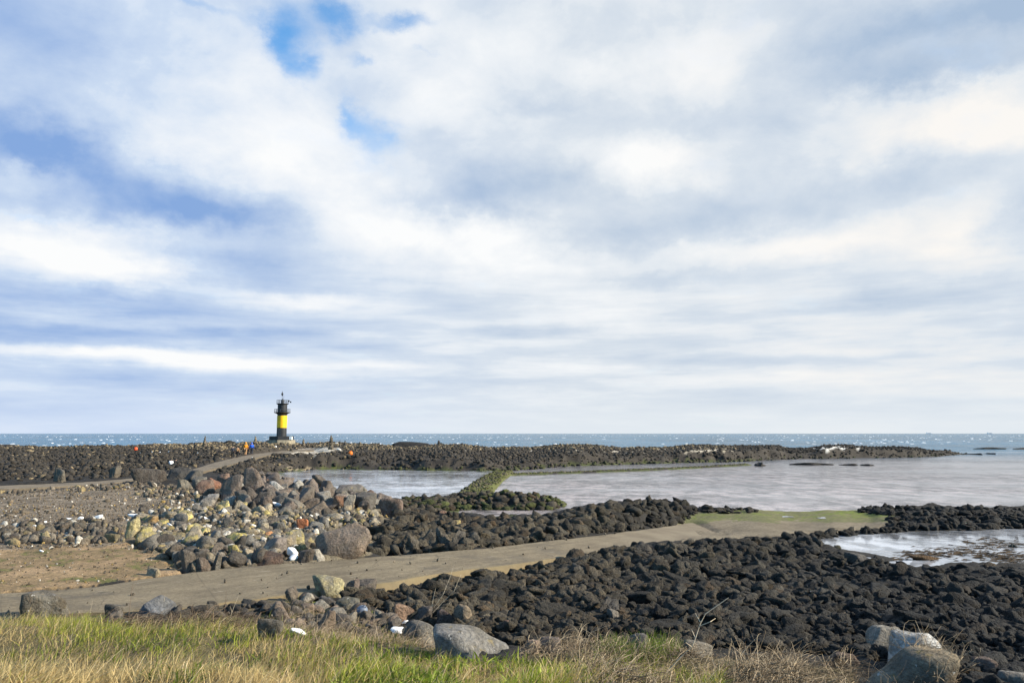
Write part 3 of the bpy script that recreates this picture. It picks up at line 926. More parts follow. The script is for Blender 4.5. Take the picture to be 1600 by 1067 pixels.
classes = {
 'yellow': ((.38, .31, .12), 'yellow lichen covered stone in the rubble pile beside the road', 'yellow stones of the rubble pile'),
 'tan': ((.25, .21, .15), 'tan weathered stone in the rubble pile beside the road', 'tan stones of the rubble pile'),
 'grey': ((.14, .13, .115), 'grey stone in the rubble pile beside the road', 'grey stones of the rubble pile'),
 'dark': ((.075, .063, .052), 'dark brown stone in the rubble pile beside the road', 'dark stones of the rubble pile'),
 'white': ((.6, .58, .54), 'white blotched stone in the rubble pile beside the road', 'white stones of the rubble pile'),
 'orange': ((.36, .17, .07), 'orange rusty stone in the rubble pile beside the road', 'orange stones of the rubble pile'),
}
for x, y, z, px, py in pts:
    u = rs.random()
    low = np.clip((py - 845) / 30, 0, 1)
    right = np.clip((px - 480) / 60, 0, 1)
    wts = np.array([.22 * (1 - low * .8) * (1 - right * .7), .27 * (1 - low * .5), .24, .13 + .5 * low + .2 * right, .10, .02])
    k = list(classes)[rs.choice(6, p=wts / wts.sum())]
    s = (.24 + .5 * rs.random() ** 1.6) * (1.0 if k not in ('white', 'orange') else .55)
    sc = np.array([s * rs.uniform(.8, 1.3), s * rs.uniform(.8, 1.2), s * rs.uniform(.65, 1.0)]) / 2
    o = link('stone', lib_mesh('angular' if rs.random() < .65 else 'round', 3, random.randrange(14), 'stone', M_lichen if k in ('yellow', 'white', 'tan') else M_stone_i))
    o.location = (x, y, z + sc[2] * .45); o.rotation_euler = (rs.normal() * .35, rs.normal() * .35, rs.uniform(0, 6.28)); o.scale = sc
    o.color = (*(np.array(classes[k][0]) * rs.uniform(.7, 1.25)), 1)
    tag(o, classes[k][1], 'stone', classes[k][2])

BANK = [(318,768),(350,748),(420,748),(520,758),(600,780),(636,800),(600,806),(520,802),(410,796),(325,790)]
for x, y, z, px, py in sample_zone(BANK, 95, 30, 66, 40, 58, offroad):
    s = rs.uniform(.55, 1.25)
    sc = np.array([s * rs.uniform(.85, 1.3), s * rs.uniform(.8, 1.1), s * rs.uniform(.7, 1.05)]) / 2
    o = link('boulder', lib_mesh('angular', 4, random.randrange(14), 'boulder', M_boulder))
    o.location = (x, y, z + sc[2] * .55); o.rotation_euler = (rs.normal() * .3, rs.normal() * .3, rs.uniform(0, 6.28)); o.scale = sc
    c = np.array([(.125, .10, .085), (.085, .07, .06), (.16, .145, .125), (.15, .095, .07)][rs.choice(4, p=[.4, .3, .2, .1])]) * rs.uniform(.75, 1.25)
    o.color = (*c, 1)
    tag(o, 'brown grey boulder heaped on the bank between rubble pile and pond', 'boulder', 'boulders heaped on the bank')

# ------------------------------------------------------------------ hand placed boulders
BR, DK, GY_, LG, RD, YL, BK = (.165, .128, .10), (.075, .062, .053), (.16, .148, .135), (.34, .32, .29), (.17, .085, .055), (.32, .255, .10), (.035, .033, .031)
HERO = [  # x0, x1, ytop, ybase, colour, label, shape, lichen, tilt
 (492,580,816,873,BR,'largest brown boulder beside the far edge of the concrete road','round',0),
 (404,449,838,873,(.15,.125,.108),'grey brown boulder standing behind the flat dark slab at the roadside','angular',0),
 (391,443,860,886,(.085,.055,.042),'flat dark reddish slab lying at the edge of the concrete road','round',0),
 (464,492,856,881,DK,'dark grey stone between the white foam lump and a pale round stone','angular',0),
 (487,508,857,879,(.26,.245,.22),'pale grey round stone leaning against the largest brown boulder','round',0),
 (463,482,810,828,(.42,.16,.075),'bright orange stone in the rubble pile left of the largest boulder','round',0),
 (451,477,827,857,(.30,.25,.115),'yellow grey lichen boulder behind the largest brown boulder','angular',1),
 (492,512,820,836,GY_,'small grey boulder just above the largest brown boulder','angular',0),
 (524,568,756,777,(.14,.12,.105),'long brown boulder by the pond topped with a pale patch','round',1),
 (553,589,768,799,(.085,.075,.066),'dark round topped boulder overlooking the tidal pond','round',0),
 (592,630,778,809,(.14,.10,.083),'round reddish brown boulder standing last on the right of the bank','round',0),
 (470,506,747,777,(.125,.10,.085),'tall dark boulder with a peaked top against the pond','angular',0),
 (494,526,750,777,(.105,.086,.073),'sloping dark boulder right of the peaked boulder by the pond','angular',0),
 (421,453,751,774,(.33,.31,.29),'pale grey pointed boulder at the pond end of the bank','angular',0),
 (455,476,749,766,(.22,.21,.19),'small grey boulder between pale pointed and peaked boulders','round',0),
 (380,415,729,774,(.14,.11,.092),'tall brown boulder with a rusty stain above the white foam','angular',0),
 (414,447,745,768,DK,'dark boulder behind the pale pointed boulder at the pond','round',0),
 (450,492,760,796,(.12,.10,.085),'brown triangular boulder in the middle of the boulder bank','angular',0),
 (477,521,781,808,(.105,.086,.07),'dark pointed boulder lying in front of the boulder bank','angular',0),
 (499,522,773,792,(.17,.16,.14),'grey block wedged between two dark boulders of the bank','angular',0),
 (519,549,774,796,(.16,.085,.05),'dark boulder with an orange face on the boulder bank','angular',0),
 (536,556,772,796,(.19,.17,.14),'tan upright boulder under the long brown boulder','angular',0),
 (389,424,768,794,(.07,.06,.053),'big dark boulder left of the white foam on the bank','angular',0),
 (430,462,766,785,(.17,.14,.115),'brown block right of the white foam on the bank','angular',0),
 (310,343,771,789,(.19,.18,.17),'flat light grey boulder at the left foot of the bank','angular',0),
 (347,369,774,793,(.24,.225,.205),'pale grey square block at the left foot of the bank','angular',0),
 (371,394,768,796,(.16,.14,.12),'grey brown upright block beside the pale square block','angular',0),
 (343,380,741,786,(.13,.105,.09),'tall brown boulder above the pale square block','angular',0),
 (321,346,746,767,RD,'rusty red boulder in the left part of the boulder bank','round',0),
 (205,262,731,754,(.05,.042,.037),'long dark boulder with hollow shade by the far path','round',0),
 (258,302,729,750,(.042,.039,.037),'dark grey boulder right of the long dark boulder','round',0),
 (285,318,734,754,(.065,.06,.055),'grey boulder at the right end of the dark path boulders','angular',0),
 (300,324,744,766,(.12,.11,.095),'brown grey boulder below the dark path boulders','round',0),
 (276,300,748,768,(.14,.125,.10),'upright tan stone below the dark path boulders','angular',0),
 (193,220,807,841,(.36,.31,.17),'tall pale yellow boulder at the left end of the rubble pile','angular',1),
 (344,386,831,858,(.40,.33,.10),'broad bright yellow lichen boulder in the rubble pile','angular',1),
 (246,290,830,852,(.21,.175,.10),'wide olive brown boulder in the left of the rubble pile','round',1),
 (356,378,850,874,(.30,.245,.09),'upright yellow stone by a dark hollow in the rubble pile','angular',1),
 (360,386,836,862,(.05,.046,.042),'black stone with a white rim in the rubble pile','angular',0),
 (222,248,805,822,(.24,.16,.075),'stone with an orange top at the left of the rubble pile','angular',1),
 (325,345,828,848,(.14,.135,.125),'square grey stone right of the rubble pile middle','angular',0),
 (326,350,846,872,(.13,.105,.083),'brown boulder in front of the broad yellow boulder','round',0),
 (282,308,858,897,(.105,.086,.068),'dark brown upright roadside stone at the foot of the rubble pile','angular',0),
 (307,330,870,897,(.115,.088,.07),'reddish brown roadside block at the foot of the rubble pile','angular',0),
 (329,347,866,895,(.09,.08,.066),'narrow grey brown roadside block at the foot of the rubble pile','angular',0),
 (228,254,885,903,(.24,.195,.13),'flat tan slab on the roadside left of the rubble pile','angular',0),
 (124,147,836,848,(.15,.125,.075),'low brown stone on the sandy flat, left of two','round',0),
 (163,188,833,848,(.17,.14,.08),'low olive stone on the sandy flat, right of two','round',0),
 (30,111,921,970,(.085,.074,.058),'large grey brown boulder at the left edge of the grass','round',1),
 (216,277,929,966,(.115,.12,.13),'blue grey domed boulder between the grass and the road','round',0),
 (163,193,943,964,(.085,.077,.065),'small dark grey boulder left of the blue grey boulder','round',0),
 (299,326,944,960,(.065,.055,.045),'small black boulder right of the blue grey boulder','round',0),
 (488,543,897,936,(.30,.26,.15),'pale lichen covered boulder at the lower edge of the road','angular',1),
 (540,562,903,934,(.13,.098,.08),'brown boulder leaning on the pale lichen boulder','round',0),
 (556,589,903,932,(.10,.082,.068),'dark rounded boulder right of the pale lichen boulder','round',0),
 (464,500,924,940,(.05,.045,.04),'black stone in front of the pale lichen boulder','round',0),
 (500,528,931,950,(.06,.055,.052),'dark blue grey stone below the pale lichen boulder','angular',0),
 (520,563,931,956,(.12,.11,.08),'flat olive grey slab below the pale lichen boulder','round',1),
 (481,525,953,996,(.15,.115,.088),'pointed brown boulder standing in the grass','angular',0),
 (402,443,966,1000,(.10,.09,.075),'dark grey boulder half hidden in the grass','round',0),
 (614,648,942,978,(.19,.125,.085),'orange brown boulder behind the white foam slab','round',0),
 (646,676,945,976,DK,'dark boulder right of the orange brown boulder','angular',0),
 (708,741,943,981,(.20,.16,.115),'tan boulder with a lit face behind the long grey boulder','round',0),
 (682,712,950,984,(.09,.062,.052),'dark reddish boulder left of the tan boulder','angular',0),
 (676,798,973,1030,(.19,.18,.165),'long grey foreground boulder with a pale worn rim','round',1),
 (628,692,968,1014,(.115,.105,.09),'dark grey boulder touching the long grey boulder','round',1),
 (782,796,968,992,(.15,.095,.075),'small red brown stone behind the long grey boulder','round',0),
 (818,846,998,1022,(.24,.175,.135),'pinkish tan stone at the edge of the dry brush','angular',0),
 (836,878,993,1022,(.145,.115,.10),'brown slab beside the pinkish stone at the dry brush','angular',0),
 (962,1012,988,1028,(.115,.105,.10),'grey pointed slab behind the grass tuft in the middle','angular',0),
 (1068,1114,998,1030,(.13,.12,.105),'grey stone half hidden by tall dry stalks','round',0),
 (1352,1408,975,1030,(.20,.18,.15),'tan grey upright boulder, back left of the right hand boulder group','angular',1),
 (1385,1478,982,1056,(.36,.35,.335),'pale rough grey boulder of the right hand boulder group','round',1),
 (1340,1500,1006,1095,(.20,.17,.125),'large brown front boulder draped with dry roots','round',1),
 (1508,1562,1024,1066,(.115,.083,.068),'reddish brown boulder right of the boulder group','angular',0),
 (1298,1347,1017,1046,(.10,.07,.055),'dark reddish slab left of the boulder group','angular',0),
 (1556,1625,1045,1090,(.15,.14,.13),'grey boulder cut by the right hand picture corner','round',0),
 (880,925,878,902,(.06,.055,.048),'smooth dark dome of lava near the road edge','lava',0),
 (982,1020,845,868,(.06,.052,.044),'brown grey lava boulder standing up at the road edge','lava',0),
 (930,968,930,968,(.055,.05,.045),'upright dark lava boulder in the middle of the near field','lava',0),
 (948,968,950,976,(.17,.15,.125),'slim pale slab leaning in the near lava field','angular',0),
 (1318,1360,862,884,(.055,.05,.047),'square black lava block at the pool edge','angular',0),
 (1268,1288,838,854,(.045,.042,.038),'black boulder at the left tip of the tidal pool','lava',0),
 (1380,1398,805,814,(.03,.03,.028),'lone black boulder on the mudflat edge','lava',0),
 (1572,1590,849,857,(.05,.05,.04),'small dark rock standing in the tidal pool','lava',0),
 (1302,1315,851,857,(.06,.06,.045),'tiny dark rock in the left of the tidal pool','lava',0),
 (1530,1560,877,886,(.06,.045,.03),'low brown rock at the near shore of the tidal pool','lava',0),
 (1420,1470,866,877,(.07,.042,.02),'weedy rust brown rock in the tidal pool','lava',0),
 (623,656,834,868,(.085,.072,.055),'upright brown lava block at the road, right of the largest boulder','lava',0),
 (655,684,826,862,(.09,.077,.06),'first tall grey lava block in the roadside row','lava',0),
 (680,706,824,860,(.10,.087,.07),'second tall grey lava block in the roadside row','lava',0),
 (703,728,826,859,(.095,.083,.068),'third tall grey lava block in the roadside row','lava',0),
 (724,752,830,856,(.085,.075,.06),'low grey lava block ending the roadside row','lava',0),
 (684,698,797,812,(.20,.12,.085),'small reddish stone among the dark rocks behind the road','round',0),
 (705,720,812,826,(.27,.22,.10),'small yellow stone among the dark rocks behind the road','round',1),
 (82,104,729,755,(.10,.088,.07),'upright boulder beside the far left path','angular',0),
 (170,190,727,748,(.095,.082,.066),'round boulder on the far left path verge','round',0),
]
def place_rock(name, x0, x1, yt, yb, colr, label, shape, lichen, cat='boulder', group=None, sub=4):
    random.seed(label)
    cx = (x0 + x1) / 2
    b = hit(cx, yb - (yb - yt) * .08)
    D = math.hypot(b[0], b[1])
    if D > 330: D = 330
    wdt = (x1 - x0) / F * D; hgt = (yb - yt) / F * D
    sc_ = []
    for i_ in range(14):
        v_, _f = lib(shape, sub, 14)[i_]
        up = v_[v_[:, 2] > .45]
        sc_.append((np.ptp(up[:, 0]), i_))
    sc_.sort()
    pick = sc_[:4] if any(k in label for k in ('point', 'peak', 'triang', 'dome', 'slop')) else (sc_[4:9] if any(k in label for k in ('front', 'largest brown', 'long grey', 'pale rough')) else sc_[-6:])
    o = link(name, lib_mesh(shape, sub, random.choice(pick)[1], name, M_lichen if lichen else (M_lava_i if shape == 'lava' else M_boulder)))
    hz = hgt * .66
    dep = min(wdt, hgt * 2.2) * .42
    o.scale = (wdt / 2 * 1.04, dep, hz)
    o.location = (b[0], b[1] + dep * .5, b[2] + hgt - hz)
    o.rotation_euler = (0, random.uniform(-.06, .06), random.choice((0, math.pi)) + random.uniform(-.15, .15))
    o.color = (*colr, 1)
    V = np.array([v.co[:] for v in o.data.vertices])
    Rm = rotm(*o.rotation_euler)
    for it in range(5):
        w = (V * np.array(o.scale)) @ Rm.T + np.array(o.location)
        qx, qy = proj(w[:, 0], w[:, 1], w[:, 2])
        ex = (x1 - x0) / (qx.max() - qx.min())
        o.scale = (o.scale[0] * ex, o.scale[1] * min(1.0, ex ** .5), o.scale[2])
        o.location.x += ((x0 + x1) / 2 - (qx.max() + qx.min()) / 2) / F * b[1]
        o.location.z += (qy.min() - yt) / F * b[1]
    # keep the foot in the ground
    bot = o.location.z - o.scale[2]
    if bot > b[2] - .06:
        d_ = bot - (b[2] - .06)
        o.scale = (o.scale[0], o.scale[1], o.scale[2] + d_ / 2); o.location.z -= d_ / 2
    tag(o, label, cat, group)
    return o


for x0, x1, yt, yb, c_, lab, shp, lic in HERO:
    place_rock('boulder', x0, x1, yt, yb, c_, lab, shp, lic)

# skerries
for x0, x1, y0, y1, lab in ((1524,1576,698.5,701.5,'long low black reef in the sea right of the headland'), (1584,1640,698.8,702,'low black reef at the right picture edge'),
                            (1546,1552,707.2,709.2,'tiny black rock in the sea right of the headland tip'), (1520,1532,707.8,710,'small brown rock just off the headland tip'),
                            (1238,1315,722.5,726.5,'longest flat rock bar in the lagoon'), (1318,1346,724,727,'short flat rock bar right of the longest one'),
                            (1350,1372,724.8,727.6,'small flat rock ending the lagoon rock bar'), (1180,1200,722,728,'small black rock at the end of the lagoon wall')):
    D = 5 * F / ((y1) - 677.0)
    p = at((x0 + x1) / 2, y1)
    o = link('skerry', lib_mesh('lava', 4, random.randrange(14), 'skerry', M_lava_i))
    h = (y1 - y0) / F * D
    o.scale = ((x1 - x0) / F * D / 2, 3.0 if D > 150 else 1.2, h)
    o.location = (p[0], p[1] + 1.0, 0.0); o.color = (.03, .028, .025, 1)
    tag(o, lab, 'reef')
# dark outcrops on the skyline
for x0, x1, yt, yb, lab in ((278,322,691,697,'low black outcrop on the skyline left of the tall cairn'), (326,352,689.5,696,'black outcrop on the skyline right of the tall cairn'),
                            (355,376,687.5,695,'black domed outcrop on the skyline above the walkers'), (408,424,687.5,695,'black outcrop beside the lighthouse plinth'),
                            (606,690,689.8,696,'long black outcrop on the skyline right of the cairns'), (683,693,687.5,694,'small black rock on top of the long skyline outcrop')):
    D = 196.0
    d = ray((x0 + x1) / 2, yb); p = d * (D / d[1]); p[2] += CAMZ
    h = (yb - yt) / F * D
    o = link('outcrop', lib_mesh('lava', 4, random.randrange(14), 'outcrop', M_lava_i))
    o.scale = ((x1 - x0) / F * D / 2, 3.0, h + .8); o.location = (p[0], p[1], p[2] - .8); o.color = (.022, .021, .02, 1)
    tag(o, lab, 'outcrop')

# ------------------------------------------------------------------ cairns near the lighthouse
M_cairn = rock_mat('cairn_stone', True, .1, .2)
def cairn(px, ytop, ybase, wpx, lab, colr=(.17, .14, .10)):
    b = hit(px, ybase)
    D = b[1]; Ht = (ybase - ytop) / F * D; Wd = wpx / F * D
    root = empty('cairn', b)
    n = 6; z = -.1
    for i in range(n):
        t = i / (n - 1)
        w = Wd * (1 - .72 * t) / 2; h = Ht / n * 1.25
        o = link('stone', lib_mesh('angular', 3, random.randrange(14), 'stone', M_cairn), root)
        o.scale = (w * random.uniform(.85, 1.1), w * random.uniform(.8, 1.1), h * .62)
        o.location = (random.uniform(-.12, .12) * w, random.uniform(-.1, .1) * w, z + h * .5); o.rotation_euler = (0, random.uniform(-.1, .1), random.uniform(0, 6))
        o.color = (*(np.array(colr) * random.uniform(.6, 1.2)), 1)
        z += Ht / n * 1.02
    tag(root, lab, 'cairn')


cairn(320, 682, 700, 7, 'tall slim stone cairn left of the walkers', (.13, .105, .08))
cairn(399, 682, 694, 8, 'stone cairn on the tan mound left of the lighthouse')
cairn(474, 686, 698, 7, 'small pale stone cairn just right of the lighthouse')
cairn(517, 681, 702, 10, 'largest ragged stone cairn right of the lighthouse', (.10, .085, .065))
cairn(531, 688, 698, 4, 'thin dark cairn right of the largest cairn', (.06, .055, .05))
cairn(539, 688, 698, 5, 'short dark cairn farthest right beside the largest one', (.06, .055, .05))
cairn(455, 700, 706, 8, 'low dark stone heap on the pale sand before the lighthouse', (.08, .07, .055))
cairn(562, 690, 700, 10, 'broad tan stone heap right of the dark cairns')

# ------------------------------------------------------------------ lighthouse
def ring(bm, r, z, n=40):
    return [bm.verts.new((r * math.cos(2 * math.pi * i / n), r * math.sin(2 * math.pi * i / n), z)) for i in range(n)]


def lathe(name, prof, mat, parent, n=40, smooth_=False):
    bm = bmesh.new()
    rings = [ring(bm, r, z, n) for r, z in prof]
    for a, b in zip(rings[:-1], rings[1:]):
        for i in range(n):
            bm.faces.new((a[i], a[(i + 1) % n], b[(i + 1) % n], b[i]))
    bm.faces.new(rings[0][::-1]); bm.faces.new(rings[-1])
    o = bm_obj(name, bm, mat, parent, True)
    md = o.modifiers.new('edge', 'EDGE_SPLIT'); md.split_angle = R(35)
    return o


def tube_into(bm, pts, r, n=6, closed=False):
    pts = [Vector(p) for p in pts]
    rr = r if isinstance(r, (list, tuple)) else [r] * len(pts)
    rings = []
    for i, p in enumerate(pts):
        a = pts[i - 1] if (i > 0 or closed) else p
        b = pts[(i + 1) % len(pts)] if (i < len(pts) - 1 or closed) else p
        t = (b - a).normalized()
        u = t.orthogonal().normalized(); w = t.cross(u)
        rings.append([bm.verts.new(p + (u * math.cos(2 * math.pi * k / n) + w * math.sin(2 * math.pi * k / n)) * rr[i]) for k in range(n)])
    m = len(rings)
    for i in range(m if closed else m - 1):
        a, b = rings[i], rings[(i + 1) % m]
        for k in range(n):
            bm.faces.new((a[k], a[(k + 1) % n], b[(k + 1) % n], b[k]))
    if not closed:
        bm.faces.new(rings[0][::-1]); bm.faces.new(rings[-1])


def box_into(bm, c, s):
    m = Matrix.Translation(c) @ Matrix.Diagonal((*s, 1))
    return bmesh.ops.create_cube(bm, size=1.0, matrix=m)


M_blk = simple('black_paint', (.022, .022, .025), .55, .4, .9)
M_yel = simple('yellow_paint', (.80, .46, .010), .5, .16, .9)
M_rail = simple('grey_rail', (.05, .055, .065), .6, .2)
M_ccr = simple('plinth_concrete', (.24, .205, .15), .9, .35, 1.5)
M_wht = simple('white_paint', (.78, .78, .76), .6, .08)
LD_ = 172.0
lx = (442.5 - 800) / F * LD_
def zpx(py): 
    d = ray(443, py); return CAMZ + d[2] / d[1] * LD_
m_px = LD_ / F
z0 = zpx(694.5)
LH = empty('lighthouse', (lx, LD_, z0))
def rz(py): return zpx(py) - z0
g = float(gz(np.array([lx]), np.array([LD_]))[0])
lathe('footing', [(3.0, min(g - z0, 0) - .6), (3.0, rz(687.2))], M_ccr, LH, 8)
lathe('base', [(2.66, rz(687.2)), (2.66, rz(681.6)), (2.5, rz(681.2))], M_blk, LH, 8)
lathe('lower_section', [(1.05, rz(681.4)), (1.02, rz(668.2))], M_blk, LH)
lathe('middle_band', [(1.05, rz(668.2)), (1.05, rz(649.2))], M_yel, LH)
lathe('upper_section', [(1.0, rz(649.2)), (.99, rz(631.2))], M_blk, LH)
lathe('gallery_deck', [(1.0, rz(647.6)), (1.25, rz(646)), (1.72, rz(644.7)), (1.72, rz(643.7))], M_blk, LH)
lathe('top_deck', [(1.0, rz(632)), (1.28, rz(631)), (1.28, rz(630))], M_blk, LH)


def railing(r, zb, zt, n, parent):
    bm = bmesh.new()
    for k, zz in enumerate((zt, (zb + zt) / 2)):
        tube_into(bm, [(r * math.cos(2 * math.pi * i / 32), r * math.sin(2 * math.pi * i / 32), zz) for i in range(32)], .035, 6, True)
    for i in range(n):
        a = 2 * math.pi * i / n
        tube_into(bm, [(r * math.cos(a), r * math.sin(a), zb), (r * math.cos(a), r * math.sin(a), zt)], .035)
    return bm_obj('railing', bm, M_rail, parent)


railing(1.66, rz(643.7), rz(639.3), 12, LH)
railing(1.24, rz(630), rz(625.2), 10, LH)
lathe('lantern', [(.33, rz(630)), (.33, rz(626.6)), (.42, rz(626.4)), (.34, rz(625)), (.12, rz(623.6)), (.05, rz(622.8))], M_rail, LH, 20)
bm = bmesh.new(); tube_into(bm, [(-.12, 0, rz(624)), (-.12, 0, rz(611))], .045)
mast = bm_obj('mast', bm, M_rail, LH)
bm = bmesh.new()
bmesh.ops.create_cone(bm, cap_ends=True, segments=20, radius1=.24, radius2=.01, depth=.5, matrix=Matrix.Translation((-.12, 0, rz(613.8))))
bmesh.ops.create_cone(bm, cap_ends=True, segments=20, radius1=.01, radius2=.24, depth=.5, matrix=Matrix.Translation((-.12, 0, rz(617.6))))
bm_obj('topmark', bm, M_blk, mast, False)
bm = bmesh.new(); tube_into(bm, [(.22, 0, rz(624)), (.22, 0, rz(618))], .03)
bm_obj('antenna', bm, M_rail, LH)
bm = bmesh.new(); tube_into(bm, [(1.2, 0, rz(630)), (1.3, 0, rz(626)), (1.75, 0, rz(628.2))], .06); box_into(bm, (1.3, 0, rz(626.2)), (.3, .25, .3)); box_into(bm, (1.72, 0, rz(628)), (.3, .06, .3))
bm_obj('lamp_bracket', bm, M_blk, LH)
bm = bmesh.new(); box_into(bm, (2.42, -1.5, rz(684.3)), (.62, .5, .68)); bmesh.ops.bevel(bm, geom=bm.edges[:], offset=.04, segments=2, affect='EDGES')
bm_obj('equipment_box', bm, M_wht, LH)
# door on the camera side of the shaft
bm = bmesh.new(); box_into(bm, (-.15, -1.02, rz(681.4) + .85), (.62, .12, 1.6)); bm_obj('door', bm, simple('door_grey', (.045, .046, .05), .5), LH)
tag(LH, 'black and yellow banded lighthouse with two railed galleries on a round plinth', 'lighthouse')


# ------------------------------------------------------------------ people
M_skin = simple('skin', (.42, .26, .19), .6, .08)
M_hair = simple('hair_black', (.015, .013, .012), .6, .2)
def cloth(name, c): return simple(name, c, .85, .18, 5)


def skin_obj(name, verts, edges, radii, mat, parent, root=0):
    me = bpy.data.meshes.new(name)
    me.from_pydata(verts, edges, [])
    me.materials.append(mat)
    o = link(name, me, parent)
    md = o.modifiers.new('skin', 'SKIN'); md.use_smooth_shade = True
    for i, r in enumerate(radii):
        me.skin_vertices[0].data[i].radius = (r, r)
    me.skin_vertices[0].data[root].use_root = True
    sb = o.modifiers.new('sub', 'SUBSURF'); sb.levels = 1; sb.render_levels = 1
    return o


def person(px, ybase, hgt, facing, jacket, trousers, label, stride=.18, crouch=False, hood=None, yoff=0, at_point=None):
    b = hit(px, ybase) if at_point is None else np.array(at_point)
    root = empty('person', b, facing)
    k = hgt / 1.72
    if not crouch:
        J = dict(pelvis=(0,0,.95), waist=(0,.01,1.1), chest=(0,0,1.32), neck=(0,0,1.46), head=(0,-.02,1.58), crown=(0,-.01,1.66),
                 lhip=(.1,0,.9), lknee=(.11,-stride*.5-.03,.5), lank=(.11,-stride*.6,.08), ltoe=(.12,-stride*.6-.16,.04),
                 rhip=(-.1,0,.9), rknee=(-.11,stride*.35-.04,.5), rank=(-.11,stride*.9,.1), rtoe=(-.12,stride*.9-.16,.04),
                 lsh=(.18,0,1.38), lel=(.25,.05,1.12), lwr=(.25,-.06,.88), rsh=(-.18,0,1.38), rel=(-.25,.02,1.12), rwr=(-.25,-.1,.9))
    else:
        J = dict(pelvis=(0,.18,.36), waist=(0,.12,.5), chest=(0,-.03,.70), neck=(0,-.12,.83), head=(0,-.18,.94), crown=(0,-.17,1.02),
                 lhip=(.1,.16,.34), lknee=(.16,-.22,.48), lank=(.14,-.08,.08), ltoe=(.15,-.24,.04),
                 rhip=(-.1,.16,.34), rknee=(-.16,-.22,.48), rank=(-.14,-.08,.08), rtoe=(-.15,-.24,.04),
                 lsh=(.18,-.05,.76), lel=(.24,-.22,.56), lwr=(.14,-.42,.44), rsh=(-.18,-.05,.76), rel=(-.24,-.22,.56), rwr=(-.14,-.42,.44))
    rad = dict(pelvis=.13, waist=.12, chest=.14, neck=.055, head=.092, crown=.07, lhip=.085, lknee=.055, lank=.04, ltoe=.035,
               lsh=.06, lel=.042, lwr=.028)
    for s_ in ('hip', 'knee', 'ank', 'toe', 'sh', 'el', 'wr'): rad['r' + s_] = rad['l' + s_]
    E = [('pelvis','waist'),('waist','chest'),('chest','neck'),('neck','head'),('head','crown'),('pelvis','lhip'),('lhip','lknee'),('lknee','lank'),('lank','ltoe'),
         ('pelvis','rhip'),('rhip','rknee'),('rknee','rank'),('rank','rtoe'),('chest','lsh'),('lsh','lel'),('lel','lwr'),('chest','rsh'),('rsh','rel'),('rel','rwr')]
    names = list(J); V = [Vector(J[n]) * k for n in names]; RD_ = [rad[n] * k for n in names]
    ed = [(names.index(a), names.index(b_)) for a, b_ in E]
    for sd in ('l', 'r'):
        w = names.index(sd + 'wr'); e = names.index(sd + 'el')
        d = (V[w] - V[e]).normalized(); side = Vector((0, 1, 0)).cross(d).normalized()
        pm = len(V); V.append(V[w] + d * .07 * k); RD_.append(.03 * k); ed.append((w, pm))
        for fi, (off, ln) in enumerate(((-.03, .07), (-.01, .085), (.01, .08), (.03, .06))):
            a = len(V); V.append(V[pm] + d * .03 * k + Vector((0, off * k, 0))); RD_.append(.009 * k); ed.append((pm, a))
            c = len(V); V.append(V[pm] + d * (.03 + ln * .7) * k + Vector((0, off * k, 0)) - side * .02 * k); RD_.append(.008 * k); ed.append((a, c))
        a = len(V); V.append(V[w] + d * .05 * k + Vector((0, -.05 * k, 0))); RD_.append(.01 * k); ed.append((w, a))
    skin_obj('body', V, ed, RD_, M_skin, root, names.index('pelvis'))

    def garment(nm, keys, grow, mat, rootk):
        ix = [names.index(q_) for q_ in keys]
        vv = [V[i] for i in ix]; rr = [RD_[i] * grow + .012 for i in ix]
        ee = [(ix.index(a), ix.index(b_)) for a, b_ in ed if a in ix and b_ in ix]
        return skin_obj(nm, vv, ee, rr, mat, root, keys.index(rootk))
    garment('jacket', ['pelvis', 'waist', 'chest', 'lsh', 'lel', 'lwr', 'rsh', 'rel', 'rwr'], 1.2, jacket, 'chest')
    garment('trousers', ['pelvis', 'lhip', 'lknee', 'lank', 'rhip', 'rknee', 'rank'], 1.12, trousers, 'pelvis')
    garment('shoes', ['lank', 'ltoe'], 1.2, M_hair, 'lank'); garment('shoes', ['rank', 'rtoe'], 1.2, M_hair, 'rank')
    bm = bmesh.new(); bmesh.ops.create_icosphere(bm, subdivisions=2, radius=.118 * k)
    h = V[names.index('crown')]
    for v in bm.verts:
        v.co = Vector((v.co.x, v.co.y * 1.1, v.co.z)) + h + Vector((0, .03 * k, -.025 * k))
    bm_obj('hood' if hood else 'hair', bm, hood or M_hair, root, True)
    tag(root, label, 'person')
    return root


navy = cloth('navy_cloth', (.022, .027, .042)); blackc = cloth('black_cloth', (.016, .016, .018)); tanc = cloth('tan_cloth', (.42, .24, .12))
orange = cloth('orange_cloth', (.85, .30, .015)); bluec = cloth('blue_cloth', (.02, .12, .62)); whitec = cloth('white_cloth', (.72, .73, .75))
person(363.5, 717.0, 1.85, R(195), navy, blackc, 'person in a dark navy jacket walking rearmost on the path')
person(370.5, 715.8, 1.72, R(170), tanc, blackc, 'person in a tan jacket and black trousers on the path')
person(383.7, 711.5, 2.0, R(182), orange, tanc, 'person in a bright orange jacket on the path', hood=orange)
person(387.5, 711.2, 1.6, R(160), blackc, blackc, 'person in black between the orange and blue jackets')
person(393.2, 710.6, 1.95, R(185), bluec, navy, 'person in a bright blue jacket leading on the path', hood=bluec)
def ppl_point(px, py, D):
    d = ray(px, py); p = d * (D / d[1]); return (p[0], p[1], CAMZ + p[2])
p1 = hit(267, 731); person(267, 731, 1.5, R(200), whitec, blackc, 'person in a white top crouching on the rocks by the path boulders', crouch=True)
person(273, 731, 1.6, R(160), blackc, blackc, 'person in black crouching beside the white topped person', crouch=True)

